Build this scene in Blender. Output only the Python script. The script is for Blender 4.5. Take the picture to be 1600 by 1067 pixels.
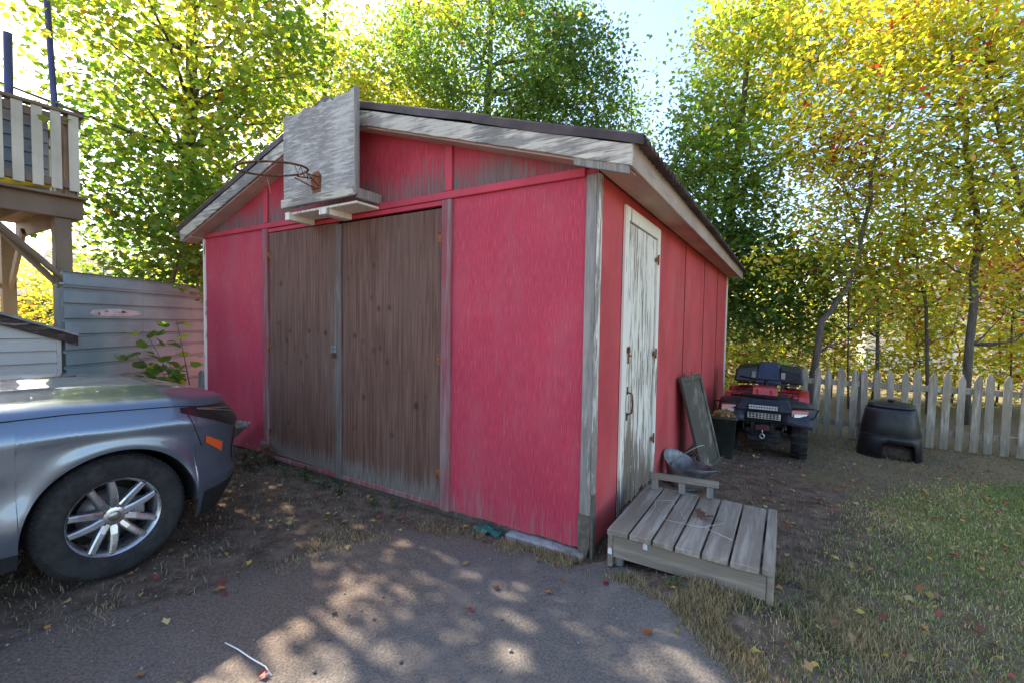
import bpy, bmesh, math, random
import numpy as np
from mathutils import Vector, Matrix
for o in list(bpy.data.objects): bpy.data.objects.remove(o)
SC = bpy.context.scene
COL = SC.collection
PI = math.pi
# ------------------------------------------------------------------ camera
F_PX, PITCH, ROLL, EYE = 705.0, math.atan(30/705.0), 0.0158, 1.54
_r = np.array([1., 0, 0]); _f = np.array([0, math.cos(PITCH), -math.sin(PITCH)]); _u = np.cross(_r, _f)
R_ = math.cos(ROLL)*_r + math.sin(ROLL)*_u; U_ = -math.sin(ROLL)*_r + math.cos(ROLL)*_u
cam = bpy.data.objects.new('camera', bpy.data.cameras.new('camera')); COL.objects.link(cam)
cam.data.sensor_width = 36; cam.data.lens = F_PX/1600*36; cam.data.clip_start = .05; cam.data.clip_end = 2000
M4 = Matrix.Identity(4)
for i in range(3):
    M4[i][0] = R_[i]; M4[i][1] = U_[i]; M4[i][2] = -_f[i]
M4[2][3] = EYE
cam.matrix_world = M4; SC.camera = cam
# ------------------------------------------------------------------ light
SUN_AZ, SUN_EL = math.radians(-54), math.radians(38)
sdir = Vector((math.sin(SUN_AZ)*math.cos(SUN_EL), math.cos(SUN_AZ)*math.cos(SUN_EL), math.sin(SUN_EL)))
W_ = bpy.data.worlds.new('World'); SC.world = W_; W_.use_nodes = True
nt = W_.node_tree; bg = nt.nodes['Background']; sk = nt.nodes.new('ShaderNodeTexSky')
sk.sky_type = 'NISHITA'; sk.sun_disc = False; sk.sun_elevation = SUN_EL; sk.sun_rotation = SUN_AZ
sk.air_density = 1.0; sk.dust_density = 1.2; sk.ozone_density = 1.0
nt.links.new(sk.outputs[0], bg.inputs[0]); bg.inputs[1].default_value = .115
sun = bpy.data.objects.new('sun', bpy.data.lights.new('sun', 'SUN')); COL.objects.link(sun)
sun.data.energy = 5.0; sun.data.angle = math.radians(.55); sun.data.color = (1, .88, .71)
sun.rotation_euler = sdir.to_track_quat('Z', 'Y').to_euler(); sun.location = (0, 0, 30)
SC.view_settings.view_transform = 'Standard'; SC.view_settings.look = 'None'
SC.view_settings.exposure = 2.15; SC.view_settings.gamma = 1
SC.cycles.max_bounces = 7; SC.cycles.diffuse_bounces = 4; SC.cycles.glossy_bounces = 3
SC.cycles.transmission_bounces = 5; SC.cycles.transparent_max_bounces = 6
# ------------------------------------------------------------------ places
YAW = math.radians(31.4257); KX, KY = .5298, 2.8771          # near corner of the shed
UX = np.array([math.cos(YAW), -math.sin(YAW)]); VX = np.array([math.sin(YAW), math.cos(YAW)])
def W(u, v, z=0.0):
    return Vector((KX+u*UX[0]+v*VX[0], KY+u*UX[1]+v*VX[1], z))
def uv(x, y):
    dx, dy = x-KX, y-KY
    return dx*UX[0]+dy*UX[1], dx*VX[0]+dy*VX[1]
def ray(px, py): return (px-800)/F_PX*R_-(py-533.5)/F_PX*U_+_f
def gp(px, py, z=0.0):                                        # pixel -> level z
    d = ray(px, py); t = (z-EYE)/d[2]; return Vector((d[0]*t, d[1]*t, z))
def dp(px, py, depth):                                        # pixel -> known distance
    d = ray(px, py); t = depth/d[1]; return Vector((d[0]*t, depth, EYE+d[2]*t))
def sstep(x, a, b):
    t = np.clip((np.asarray(x, float)-a)/(b-a), 0, 1); return t*t*(3-2*t)
def vnoise(x, y, seed=0):
    x = np.asarray(x, float); y = np.asarray(y, float)
    xi = np.floor(x).astype(np.int64); yi = np.floor(y).astype(np.int64); fx = x-xi; fy = y-yi
    def h(a, b):
        n = (a*374761393+b*668265263+seed*974711) & 0x7fffffff
        n = ((n ^ (n >> 13))*1274126177) & 0x7fffffff
        return ((n ^ (n >> 16)) & 0xffff)/65535.0
    sx = fx*fx*(3-2*fx); sy = fy*fy*(3-2*fy)
    return (h(xi, yi)*(1-sx)+h(xi+1, yi)*sx)*(1-sy)+(h(xi, yi+1)*(1-sx)+h(xi+1, yi+1)*sx)*sy
def fbm(x, y, seed=0, o=4):
    s = 0; a = .5
    for i in range(o): s = s+a*vnoise(x*2**i, y*2**i, seed+i*17); a *= .5
    return s
def gz(x, y):
    u, v = uv(np.asarray(x, float), np.asarray(y, float))
    return -.25*sstep(v, 0, 5)*sstep(u, -.25, .5)+.125*np.exp(-((u-.72)/.50)**2-((v+.10)/.34)**2)
def gzf(x, y): return float(gz(x, y))
# ------------------------------------------------------------------ mesh helper
def props(o, label=None, cat=None, group=None, kind=None):
    if label: o['label'] = label
    if cat: o['category'] = cat
    if group: o['group'] = group
    if kind: o['kind'] = kind
    return o
def thing(name, label, cat, loc=(0, 0, 0), rz=0.0, group=None):
    o = bpy.data.objects.new(name, None); COL.objects.link(o); o.empty_display_size = .1
    o.location = loc; o.rotation_euler = (0, 0, rz)
    return props(o, label, cat, group)
class MB:
    def __init__(s): s.v = []; s.f = []; s.s = []
    def add(s, vs, fs, smooth=False):
        b = len(s.v); s.v.extend([tuple(map(float, p)) for p in vs])
        for f in fs: s.f.append(tuple(i+b for i in f)); s.s.append(smooth)
        return s
    def hexa(s, b4, t4):
        return s.add(list(b4)+list(t4), [(3, 2, 1, 0), (4, 5, 6, 7), (0, 1, 5, 4), (1, 2, 6, 5), (2, 3, 7, 6), (3, 0, 4, 7)])
    def box(s, x0, x1, y0, y1, z0, z1):
        return s.hexa([(x0, y0, z0), (x1, y0, z0), (x1, y1, z0), (x0, y1, z0)], [(x0, y0, z1), (x1, y0, z1), (x1, y1, z1), (x0, y1, z1)])
    def beam(s, p, q, w, h, up=(0, 0, 1)):
        p = Vector(p); q = Vector(q); d = (q-p).normalized(); up = Vector(up)
        if abs(d.dot(up)) > .99: up = Vector((1, 0, 0))
        r = d.cross(up).normalized(); u = r.cross(d)
        r *= w/2; u *= h/2
        return s.hexa([p-r-u, p+r-u, q+r-u, q-r-u], [p-r+u, p+r+u, q+r+u, q-r+u])
    def tube(s, pts, r, n=8, cap=True):
        pts = [Vector(p) for p in pts]; k = len(pts)
        rs = list(r) if hasattr(r, '__len__') else [r]*k
        vs = []; fs = []; t0 = None
        for i, p in enumerate(pts):
            d = (pts[min(i+1, k-1)]-pts[max(i-1, 0)]).normalized()
            if t0 is None:
                a = Vector((0, 0, 1)) if abs(d.z) < .9 else Vector((1, 0, 0)); t0 = d.cross(a).normalized()
            else:
                t0 = (t0-d*t0.dot(d))
                t0 = t0.normalized() if t0.length > 1e-6 else d.orthogonal().normalized()
            b = d.cross(t0)
            for j in range(n):
                an = 2*PI*j/n; vs.append(p+(t0*math.cos(an)+b*math.sin(an))*rs[i])
        for i in range(k-1):
            for j in range(n):
                a = i*n+j; c = i*n+(j+1) % n; fs.append((a, c, c+n, a+n))
        s.add(vs, fs, True)
        if cap:
            b = len(s.v)-k*n
            s.f.append(tuple(b+j for j in range(n))[::-1]); s.s.append(False)
            s.f.append(tuple(b+(k-1)*n+j for j in range(n))); s.s.append(False)
        return s
    def lathe(s, prof, n=24, M=None, smooth=True, a0=0, a1=2*PI):
        M = M or Matrix.Identity(4); full = abs(a1-a0-2*PI) < 1e-6; m = n if full else n+1
        vs = []; fs = []
        for (r, z) in prof:
            for j in range(m):
                an = a0+(a1-a0)*j/n; vs.append(M @ Vector((r*math.cos(an), r*math.sin(an), z)))
        for i in range(len(prof)-1):
            for j in range(n):
                a = i*m+j; c = i*m+(j+1) % m; fs.append((a, c, c+m, a+m))
        return s.add(vs, fs, smooth)
    def prism(s, poly, fn0, fn1):                 # polygon in 2D, two maps to 3D
        n = len(poly); vs = [fn0(*p) for p in poly]+[fn1(*p) for p in poly]
        fs = [tuple(range(n))[::-1], tuple(range(n, 2*n))]+[(i, (i+1) % n, n+(i+1) % n, n+i) for i in range(n)]
        return s.add(vs, fs)
    def grid(s, P, smooth=True, flip=False):      # P[i][j] points
        n = len(P); m = len(P[0]); vs = [p for row in P for p in row]
        fs = [(i*m+j, (i+1)*m+j, (i+1)*m+j+1, i*m+j+1) for i in range(n-1) for j in range(m-1)]
        if flip: fs = [f[::-1] for f in fs]
        return s.add(vs, fs, smooth)
    def build(s, name, mat=None, parent=None, bevel=0, loc=(0, 0, 0), rot=(0, 0, 0), label=None, cat=None, group=None, kind=None, fix=True, seg=1):
        me = bpy.data.meshes.new(name); me.from_pydata(s.v, [], s.f)
        me.polygons.foreach_set('use_smooth', s.s)
        if fix or bevel:
            bm = bmesh.new(); bm.from_mesh(me)
            if fix: bmesh.ops.recalc_face_normals(bm, faces=bm.faces[:])
            if bevel:
                ed = [e for e in bm.edges if len(e.link_faces) == 2 and e.calc_face_angle(0) > .5]
                bmesh.ops.bevel(bm, geom=ed, offset=bevel, segments=seg, profile=.5, affect='EDGES', clamp_overlap=True)
            bm.to_mesh(me); bm.free()
        if mat: me.materials.append(mat)
        o = bpy.data.objects.new(name, me); COL.objects.link(o); o.location = loc; o.rotation_euler = rot
        if parent: o.parent = parent
        return props(o, label, cat, group, kind)
def fastmesh(name, V, faces_flat, counts, mat, parent=None, col=None, smooth=False):
    me = bpy.data.meshes.new(name); nv = len(V); nl = len(faces_flat); npoly = len(counts)
    me.vertices.add(nv); me.vertices.foreach_set('co', np.asarray(V, np.float32).ravel())
    me.loops.add(nl); me.loops.foreach_set('vertex_index', np.asarray(faces_flat, np.int32))
    st = np.concatenate([[0], np.cumsum(counts)[:-1]]).astype(np.int32)
    me.polygons.add(npoly); me.polygons.foreach_set('loop_start', st); me.polygons.foreach_set('loop_total', np.asarray(counts, np.int32))
    if smooth: me.polygons.foreach_set('use_smooth', np.ones(npoly, bool))
    me.update(calc_edges=True)
    if col is not None:
        at = me.attributes.new('tint', 'FLOAT_COLOR', 'POINT'); c4 = np.ones((nv, 4), np.float32); c4[:, :3] = col
        at.data.foreach_set('color', c4.ravel())
    me.materials.append(mat)
    o = bpy.data.objects.new(name, me); COL.objects.link(o)
    if parent: o.parent = parent
    return o
def copy_tree(o, parent=None):
    c = o.copy(); COL.objects.link(c); c.parent = parent
    for ch in [x for x in COL.objects if x.parent == o]: copy_tree(ch, c)
    return c
# ------------------------------------------------------------------ materials
class NT:
    def __init__(s, name):
        s.m = bpy.data.materials.new(name); s.m.use_nodes = True; s.t = s.m.node_tree; s.n = s.t.nodes; s.b = s.n['Principled BSDF']; s.out = s.n['Material Output']
        s.tc = s.n.new('ShaderNodeTexCoord')
    def L(s, a, b): s.t.links.new(a, b)
    def put(s, sock, val):
        if isinstance(val, bpy.types.NodeSocket): s.L(val, sock)
        elif isinstance(val, (tuple, list)): sock.default_value = tuple(val)+((1,) if len(val) == 3 and sock.type == 'RGBA' else ())
        else: sock.default_value = val
    def vec(s, scale=(1, 1, 1), src='Object', off=(0, 0, 0)):
        n = s.n.new('ShaderNodeMapping'); s.L(s.tc.outputs[src], n.inputs[0]); n.inputs['Scale'].default_value = scale; n.inputs['Location'].default_value = off
        return n.outputs[0]
    def noise(s, vec, scale=1, detail=4, rough=.55, dist=0):
        n = s.n.new('ShaderNodeTexNoise'); s.L(vec, n.inputs['Vector']); n.inputs['Scale'].default_value = scale; n.inputs['Detail'].default_value = detail
        n.inputs['Roughness'].default_value = rough; n.inputs['Distortion'].default_value = dist; return n.outputs[0]
    def vor(s, vec, scale=1, feat='F1', out='Distance', rnd=1):
        n = s.n.new('ShaderNodeTexVoronoi'); n.feature = feat; s.L(vec, n.inputs['Vector']); n.inputs['Scale'].default_value = scale; n.inputs['Randomness'].default_value = rnd
        return n.outputs[out]
    def ramp(s, f, a, b, lo=0.0, hi=1.0):
        n = s.n.new('ShaderNodeMapRange'); n.interpolation_type = 'SMOOTHSTEP'; s.L(f, n.inputs[0]); n.inputs[1].default_value = a; n.inputs[2].default_value = b
        n.inputs[3].default_value = lo; n.inputs[4].default_value = hi; return n.outputs[0]
    def math(s, op, a, b=0.0):
        n = s.n.new('ShaderNodeMath'); n.operation = op; s.put(n.inputs[0], a); s.put(n.inputs[1], b); return n.outputs[0]
    def mix(s, f, a, b, mode='MIX'):
        n = s.n.new('ShaderNodeMix'); n.data_type = 'RGBA'; n.blend_type = mode; s.put(n.inputs['Factor'], f); s.put(n.inputs['A'], a); s.put(n.inputs['B'], b); return n.outputs['Result']
    def xyz(s, src='Object'):
        n = s.n.new('ShaderNodeSeparateXYZ'); s.L(s.tc.outputs[src], n.inputs[0]); return n.outputs
    def bump(s, h, strength=.3, dist=.01):
        n = s.n.new('ShaderNodeBump'); s.L(h, n.inputs['Height']); n.inputs['Strength'].default_value = strength; n.inputs['Distance'].default_value = dist
        s.L(n.outputs[0], s.b.inputs['Normal']); return n
    def done(s, col, rough=.7, metal=0.0, spec=.4):
        s.put(s.b.inputs['Base Color'], col); s.put(s.b.inputs['Roughness'], rough); s.put(s.b.inputs['Metallic'], metal)
        s.b.inputs['Specular IOR Level'].default_value = spec; return s.m
def plain(name, c, rough=.6, metal=0.0, var=.25, scale=6, spec=.4, bump=0, coat=0):
    t = NT(name); n = t.noise(t.vec(), scale, 5)
    c2 = tuple(x*(1-var) for x in c); c3 = tuple(min(1, x*(1+var)) for x in c)
    if bump: t.bump(n, bump, .01)
    if coat: t.b.inputs['Coat Weight'].default_value = coat; t.b.inputs['Coat Roughness'].default_value = .06
    r = t.ramp(t.noise(t.vec(), scale*2.3, 4), .3, .7, rough*.85, min(1, rough*1.15))
    return t.done(t.mix(t.ramp(n, .3, .7), c2, c3), r, metal, spec)
def woodpaint(name, paint, wood, gs=(26, 26, 1.6), hl=0, fade=None, wear=.5, soft=.08, zwear=(), paint2=None, rough=.75, bump=.35, bigw=.35, rnd=False, gray=(.16, .15, .145), dirt=.35):
    """painted wood: paint worn away along the grain; wear 0 bare .. 1 sound; zwear (z0,z1,amount): extra wear from z1 down to z0"""
    t = NT(name); off = (0, 0, 0)
    v1 = t.vec(gs); v2 = t.vec(tuple(g*3.4 for g in gs)); v0 = t.vec((1.3, 1.3, .9))
    if rnd:                                              # every board takes its own cut of the grain
        oi = t.n.new('ShaderNodeObjectInfo'); 
        for v in (v1, v2, v0):
            nd = v.node; cmb = t.n.new('ShaderNodeCombineXYZ'); mm = t.math('MULTIPLY', oi.outputs['Random'], 37.0)
            for k in range(3): t.L(mm, cmb.inputs[k])
            t.L(cmb.outputs[0], nd.inputs['Location'])
    g1 = t.noise(v1, 1, 6, .62, .3); g2 = t.noise(v2, 1, 4, .6); g0 = t.noise(v0, 1.6, 4)
    f = t.math('ADD', t.math('MULTIPLY', g1, 1-bigw), t.math('MULTIPLY', g0, bigw))
    f = t.math('ADD', f, t.math('MULTIPLY', t.math('SUBTRACT', g2, .5), .22))
    for (z0, z1, am) in zwear:
        f = t.math('ADD', f, t.ramp(t.xyz()[2], z0, z1, am, 0))
    m = t.ramp(f, wear-soft, wear+soft)
    p2 = paint2 or tuple(x*.72 for x in paint)
    pc = t.mix(t.ramp(g0, .3, .7), p2, paint)
    pc = t.mix(t.ramp(g2, .52, .75, 0, dirt), pc, tuple(x*.55 for x in paint))
    if fade: pc = t.mix(t.ramp(t.noise(t.vec((2.2, 2.2, 1.1)), 1.3, 6, .65), .42, .70, 0, .38), pc, fade)
    if hl: pc = t.mix(t.ramp(g2, .50, .30, 0, hl), pc, tuple(min(1, x*1.5+.05) for x in paint))
    wc = t.mix(t.ramp(g1, .35, .65), tuple(x*.55 for x in wood), wood)
    wc = t.mix(t.ramp(g2, .45, .7, 0, .55), wc, gray)
    h = t.math('ADD', t.math('MULTIPLY', g2, .7), t.math('MULTIPLY', m, -.45)); h = t.math('ADD', h, t.math('MULTIPLY', g1, .5))
    t.bump(h, bump, .006)
    return t.done(t.mix(m, pc, wc), t.ramp(m, 0, 1, rough-.12, min(1, rough+.12)), 0, .3)
WOODGREY = (.30, .285, .275)
M = {}
M['red'] = woodpaint('red_siding_paint', (.52, .042, .076), (.36, .19, .18), gs=(64, 64, 3.0), hl=.6, fade=(.43, .115, .135), wear=.66, soft=.12, zwear=[(.05, .45, .12)], bump=.8, rough=.8, dirt=.85, paint2=(.45, .042, .076))
M['red_gable'] = woodpaint('red_gable_paint', (.50, .036, .058), (.21, .14, .13), gs=(52, 52, 3), hl=.4, wear=.66, soft=.13, zwear=[(2.50, 2.95, .235)], bump=.6, bigw=.5, rough=.8)
M['red_trim'] = woodpaint('red_trim_paint', (.57, .055, .085), (.36, .2, .19), wear=.74, soft=.07, bump=.25)
M['red_old'] = woodpaint('faded_red_trim', (.36, .07, .09), (.30, .22, .20), wear=.5, soft=.14, bump=.3)
M['red_side'] = woodpaint('red_side_paint', (.57, .062, .072), (.36, .18, .16), gs=(60, 60, 2.2), hl=.4, fade=(.44, .14, .12), wear=.66, soft=.12, zwear=[(-.1, .5, .12)], bump=.3, rough=.8)
M['white_peel'] = woodpaint('peeling_white_paint', (.86, .78, .66), (.26, .20, .14), gs=(40, 40, 2.2), wear=.53, soft=.03, zwear=[(.0, .85, .17)], bump=.6, paint2=(.76, .69, .59))
M['white_trim'] = woodpaint('white_trim_paint', (.85, .78, .67), (.30, .25, .2), gs=(36, 36, 2.5), wear=.59, soft=.03, zwear=[(-.1, .6, .2)], bump=.4, paint2=(.76, .70, .61))
M['grey_peel'] = woodpaint('grey_peeled_board', (.72, .66, .57), (.34, .305, .265), gs=(30, 30, 1.8), wear=.40, soft=.06, bump=.6)
M['corner'] = woodpaint('worn_white_corner', (.80, .74, .64), (.30, .26, .21), gs=(34, 34, 3), wear=.49, soft=.05, zwear=[(.3, 1.2, .10)], bump=.5)
M['rake'] = woodpaint('peeling_rake_board', (.70, .62, .50), (.30, .275, .24), gs=(1.8, 30, 30), wear=.50, soft=.05, bump=.6, bigw=.55)
M['fascia'] = woodpaint('tan_fascia_paint', (.46, .35, .28), (.20, .16, .13), gs=(26, 1.6, 26), wear=.62, soft=.08, bump=.4)
M['soffit'] = woodpaint('pinkish_soffit_paint', (.56, .40, .33), (.22, .16, .13), gs=(9, 3, 9), wear=.70, soft=.05, bump=.2)
M['roof'] = plain('brown_roof_metal', (.060, .038, .036), .55, .0, .4, 5, bump=.1)
M['bare'] = woodpaint('weathered_deck_wood', (.26, .205, .155), (.36, .31, .25), gs=(22, 1.5, 22), wear=.5, soft=.14, bump=.5, rnd=True, gray=(.12, .11, .09))
M['bare_u'] = woodpaint('weathered_board_wood', (.25, .20, .15), (.34, .29, .23), gs=(1.5, 22, 22), wear=.5, soft=.14, bump=.5, gray=(.12, .11, .09))
M['bare_z'] = woodpaint('weathered_upright_wood', (.26, .235, .21), (.35, .32, .29), gs=(22, 22, 1.5), wear=.5, soft=.14, bump=.5, rnd=True, gray=(.13, .12, .11))
M['picket'] = woodpaint('old_whitewashed_picket', (.52, .465, .375), (.28, .24, .18), gs=(24, 24, 2), wear=.47, soft=.10, zwear=[(0, .35, .16)], bump=.5, rnd=True, gray=(.15, .145, .12))
M['rot'] = woodpaint('rotten_sill_wood', (.13, .11, .085), (.20, .17, .13), gs=(18, 2, 18), wear=.5, soft=.2, bump=.8, gray=(.05, .05, .035))
M['iron'] = plain('rusty_iron', (.13, .055, .03), .85, .3, .5, 40, bump=.3)
M['rust'] = plain('orange_rust', (.22, .075, .03), .9, .1, .5, 30, bump=.3)
M['dark'] = plain('dark_void', (.012, .011, .010), .9)
M['black_plastic'] = plain('black_plastic', (.016, .016, .018), .42, 0, .3, 9)
M['rubber'] = plain('tyre_rubber', (.022, .021, .021), .82, 0, .35, 14, bump=.15)
M['galv'] = plain('galvanised_steel', (.25, .255, .255), .55, .7, .45, 7, bump=.08)
M['concrete'] = plain('concrete', (.30, .30, .31), .9, 0, .3, 9, bump=.4)
def brownply():
    t = NT('brown_plywood_stain'); g1 = t.noise(t.vec((46, 46, 1.8)), 1, 6, .6, .6); g2 = t.noise(t.vec((150, 150, 6)), 1, 4); g0 = t.noise(t.vec((1.5, 1.5, 1.0)), 1.4, 4)
    c = t.mix(t.ramp(g1, .3, .7), (.098, .046, .033), (.20, .106, .076))
    c = t.mix(t.ramp(g0, .4, .7, 0, .5), c, (.16, .098, .074))
    c = t.mix(t.ramp(g2, .58, .75, 0, .6), c, (.035, .020, .016))
    # football-shaped knots lying in rows
    kv = t.vec((8, 8, 6.5)); kd = t.vor(kv, 1, 'F1', rnd=.8); band = t.noise(t.vec((.15, .15, 4.2)), 1, 1)
    km = t.math('MULTIPLY', t.ramp(kd, .06, .34, 1, 0), t.ramp(band, .48, .60))
    c = t.mix(t.math('MULTIPLY', km, .75), c, (.024, .013, .010))
    # paint gone grey towards the wet bottom edge, in ragged tongues
    z = t.xyz()[2]; f = t.math('ADD', t.math('ADD', t.ramp(z, .05, .55, .50, 0), t.math('MULTIPLY', g1, .5)), t.math('MULTIPLY', g0, .25)); m = t.ramp(f, .60, .86)
    m2 = t.ramp(t.math('ADD', t.math('MULTIPLY', g1, .6), t.math('MULTIPLY', g0, .4)), .60, .70, 0, .45)
    c = t.mix(m2, c, (.23, .19, .17)); c = t.mix(m, c, t.mix(t.ramp(g2, .35, .65), (.13, .108, .092), (.235, .20, .175)))
    t.bump(t.math('ADD', g2, t.math('MULTIPLY', g1, .6)), .4, .005)
    return t.done(c, .8, 0, .25)
M['ply'] = brownply()
M['ply_strip'] = woodpaint('stained_door_strip', (.14, .085, .068), (.20, .16, .14), wear=.48, soft=.1, zwear=[(.05, .7, .25)], bump=.4)
# ================================================================== ground
def pdist(x, y, poly):                                        # signed distance, inside positive
    d = np.full(x.shape, 1e9); ins = np.zeros(x.shape, bool); n = len(poly)
    for i in range(n):
        ax, ay = poly[i]; bx, by = poly[(i+1) % n]; ex, ey = bx-ax, by-ay
        t = np.clip(((x-ax)*ex+(y-ay)*ey)/(ex*ex+ey*ey), 0, 1); d = np.minimum(d, np.hypot(x-ax-t*ex, y-ay-t*ey))
        c = ((ay > y) != (by > y)) & (x < (bx-ax)*(y-ay)/((by-ay) if by != ay else 1e-9)+ax); ins ^= c
    return np.where(ins, d, -d)
DRIVE = [(1.35, -6), (1.2, 1.0), (1.07, 1.89), (1.01, 2.10), (.92, 2.37), (.65, 2.68), (.28, 2.90), (-.26, 3.14), (-.91, 3.16), (-1.21, 2.98), (-1.39, 2.74), (-1.56, 2.55), (-1.75, 2.38), (-2.03, 2.20), (-2.4, 2.05), (-3.2, 1.75), (-6, 1.2), (-9, .6), (-9, -6)]
def micro(x, y):
    return .022*(fbm(x*1.7, y*1.7, 3)-.47)+.012*(fbm(x*9, y*9, 8)-.47)
def ground_h(x, y):
    d = pdist(x, y, DRIVE); return gz(x, y)+micro(x, y)*sstep(-d, -.1, .25)
def axis(lo, hi, step, far):
    a = list(np.arange(lo, hi+1e-6, step)); s = step; x = hi
    while x < far: s *= 1.35; x += s; a.append(x)
    s = step; x = lo
    while x > -far: s *= 1.35; x -= s; a.insert(0, x)
    return np.array(a)
gx = axis(-6.5, 9, .055, 400); gy = axis(.6, 9, .055, 400)
GX, GY = np.meshgrid(gx, gy); GZ = ground_h(GX, GY)
def gridmesh(name, X, Y, Z, mat):
    r, c = X.shape; idx = np.arange(r*c).reshape(r, c)
    q = np.stack([idx[:-1, :-1], idx[:-1, 1:], idx[1:, 1:], idx[1:, :-1]], -1).reshape(-1, 4)
    return fastmesh(name, np.stack([X, Y, Z], -1).reshape(-1, 3), q.ravel(), np.full(len(q), 4), mat, smooth=True)
def ground_mat():
    t = NT('earth'); P = 'Object'
    n0 = t.noise(t.vec((1, 1, 1)), .9, 5); n1 = t.noise(t.vec((1, 1, 1)), 7, 6, .65); n2 = t.noise(t.vec((1, 1, 1)), 42, 5, .7); st = t.vor(t.vec((1, 1, 1)), 55, 'F1')
    c = t.mix(t.ramp(n1, .3, .7), (.075, .050, .036), (.20, .142, .10))
    c = t.mix(t.ramp(n2, .5, .75, 0, .8), c, (.25, .19, .14)); c = t.mix(t.ramp(n2, .25, .42, .7, 0), c, (.022, .015, .012))
    x, y, z = t.xyz()
    # lawn soil on the yard side
    s = t.math('ADD', t.math('MULTIPLY', x, .8), t.math('MULTIPLY', y, -.28)); s = t.math('ADD', s, t.math('MULTIPLY', n0, 1.3))
    lawn = t.ramp(s, 1.75, 2.5)
    g = t.mix(t.ramp(n2, .3, .7), (.075, .070, .030), (.26, .215, .11)); g = t.mix(t.ramp(n1, .42, .62), g, t.mix(t.ramp(n2, .35, .65), (.085, .058, .038), (.24, .175, .11)))
    c = t.mix(t.math('MULTIPLY', lawn, .8), c, g)
    t.bump(t.math('ADD', t.math('MULTIPLY', n2, .8), n1), .7, .02)
    return t.done(c, .95, 0, .15)
M['earth'] = ground_mat()
props(gridmesh('ground', GX, GY, GZ, M['earth']), kind='structure', label='bare brown earth and thin lawn around the shed')
def asphalt():
    t = NT('old_asphalt'); n0 = t.noise(t.vec(), 1.1, 5); n1 = t.noise(t.vec(), 5, 5, .6); n2 = t.noise(t.vec(), 85, 4, .7); ag = t.vor(t.vec(), 150, 'F1', 'Color'); s3 = t.vor(t.vec(), 70, 'F1')
    c = t.mix(t.ramp(n2, .3, .7), (.090, .079, .072), (.18, .162, .146))
    c = t.mix(t.ramp(n1, .48, .72, 0, .6), c, (.24, .20, .165))
    c = t.mix(t.ramp(s3, .08, .2, .45, 0), c, (.23, .215, .205))
    x, y, z = t.xyz(); dirt = t.ramp(t.math('ADD', t.math('ADD', t.math('MULTIPLY', x, -.35), t.math('MULTIPLY', y, .30)), t.math('MULTIPLY', n0, 1.2)), 1.3, 1.85)
    c = t.mix(t.math('MULTIPLY', dirt, .75), c, t.mix(t.ramp(n2, .3, .7), (.080, .054, .041), (.21, .148, .108)))
    wv = t.n.new('ShaderNodeVectorMath'); wv.operation = 'MULTIPLY_ADD'; nn_ = t.n.new('ShaderNodeTexNoise'); nn_.inputs['Scale'].default_value = 3.5; nn_.inputs['Detail'].default_value = 6; t.L(t.vec(), nn_.inputs['Vector'])
    t.L(nn_.outputs['Color'], wv.inputs[0]); wv.inputs[1].default_value = (.35, .35, .35); t.L(t.vec(), wv.inputs[2])
    cr = t.vor(wv.outputs[0], 1.25, 'DISTANCE_TO_EDGE'); cm = t.math('MULTIPLY', t.ramp(cr, .002, .014, 1, 0), t.ramp(n0, .42, .58))
    c = t.mix(t.math('MULTIPLY', cm, .12), c, (.035, .028, .024))
    t.bump(t.math('ADD', t.math('ADD', n2, t.math('MULTIPLY', s3, -.6)), t.math('MULTIPLY', cm, -.15)), .6, .008)
    return t.done(c, .9, 0, .25)
M['asphalt'] = asphalt()
ax_ = np.concatenate([np.arange(-9, -3.2, .2), np.arange(-3.2, 1.7, .035)]); ay_ = np.concatenate([np.arange(-6, .8, .25), np.arange(.8, 3.5, .035)])
AX, AY = np.meshgrid(ax_, ay_); sd = pdist(AX, AY, DRIVE)+.42*(fbm(AX*2.5, AY*2.5, 5)-.47)+.16*(fbm(AX*14, AY*14, 6)-.47)
AZ = gz(AX, AY)+np.clip(.008+sd*.25, -.05, .014)+.004*(fbm(AX*1.5, AY*1.5, 9)-.5)
props(gridmesh('driveway', AX, AY, AZ, M['asphalt']), kind='structure', label='worn grey asphalt driveway with crumbling edge')

# ================================================================== shed
SH = thing('shed', 'red plywood shed with brown double doors and a low gable roof', 'shed', (KX, KY, 0), -YAW)
SW, SD, AP, SL, CU = 4.95, 6.95, 3.44, .31, -2.475            # width, length, ridge height, slope, ridge position
def rz(u): return AP-SL*abs(u-CU)                              # top of roof
ROOFT = .165                                                   # roof top to soffit
def wtop(u): return rz(u)-ROOFT
# --- core walls (framing behind the sheets)
m = MB(); m.prism([(-4.93, .08), (-.02, .08), (-.02, 2.46), (CU, wtop(CU)-.02), (-4.93, 2.46)], lambda a, b: (a, .10, b), lambda a, b: (a, 6.85, b))
m.build('wall_core', M['dark'], SH)
def sheet(name, poly, v0, v1, mat, bevel=.003):
    return MB().prism(poly, lambda a, b: (a, v0, b), lambda a, b: (a, v1, b)).build(name, mat, SH, bevel)
def sheet_side(name, v0, v1, z0, z1, mat, u0=.0, u1=-.02):
    return MB().box(u1, u0, v0, v1, z0, z1).build(name, mat, SH, .003)
TR = 2.47                                                      # underside of the long trim
random.seed(4)
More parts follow.
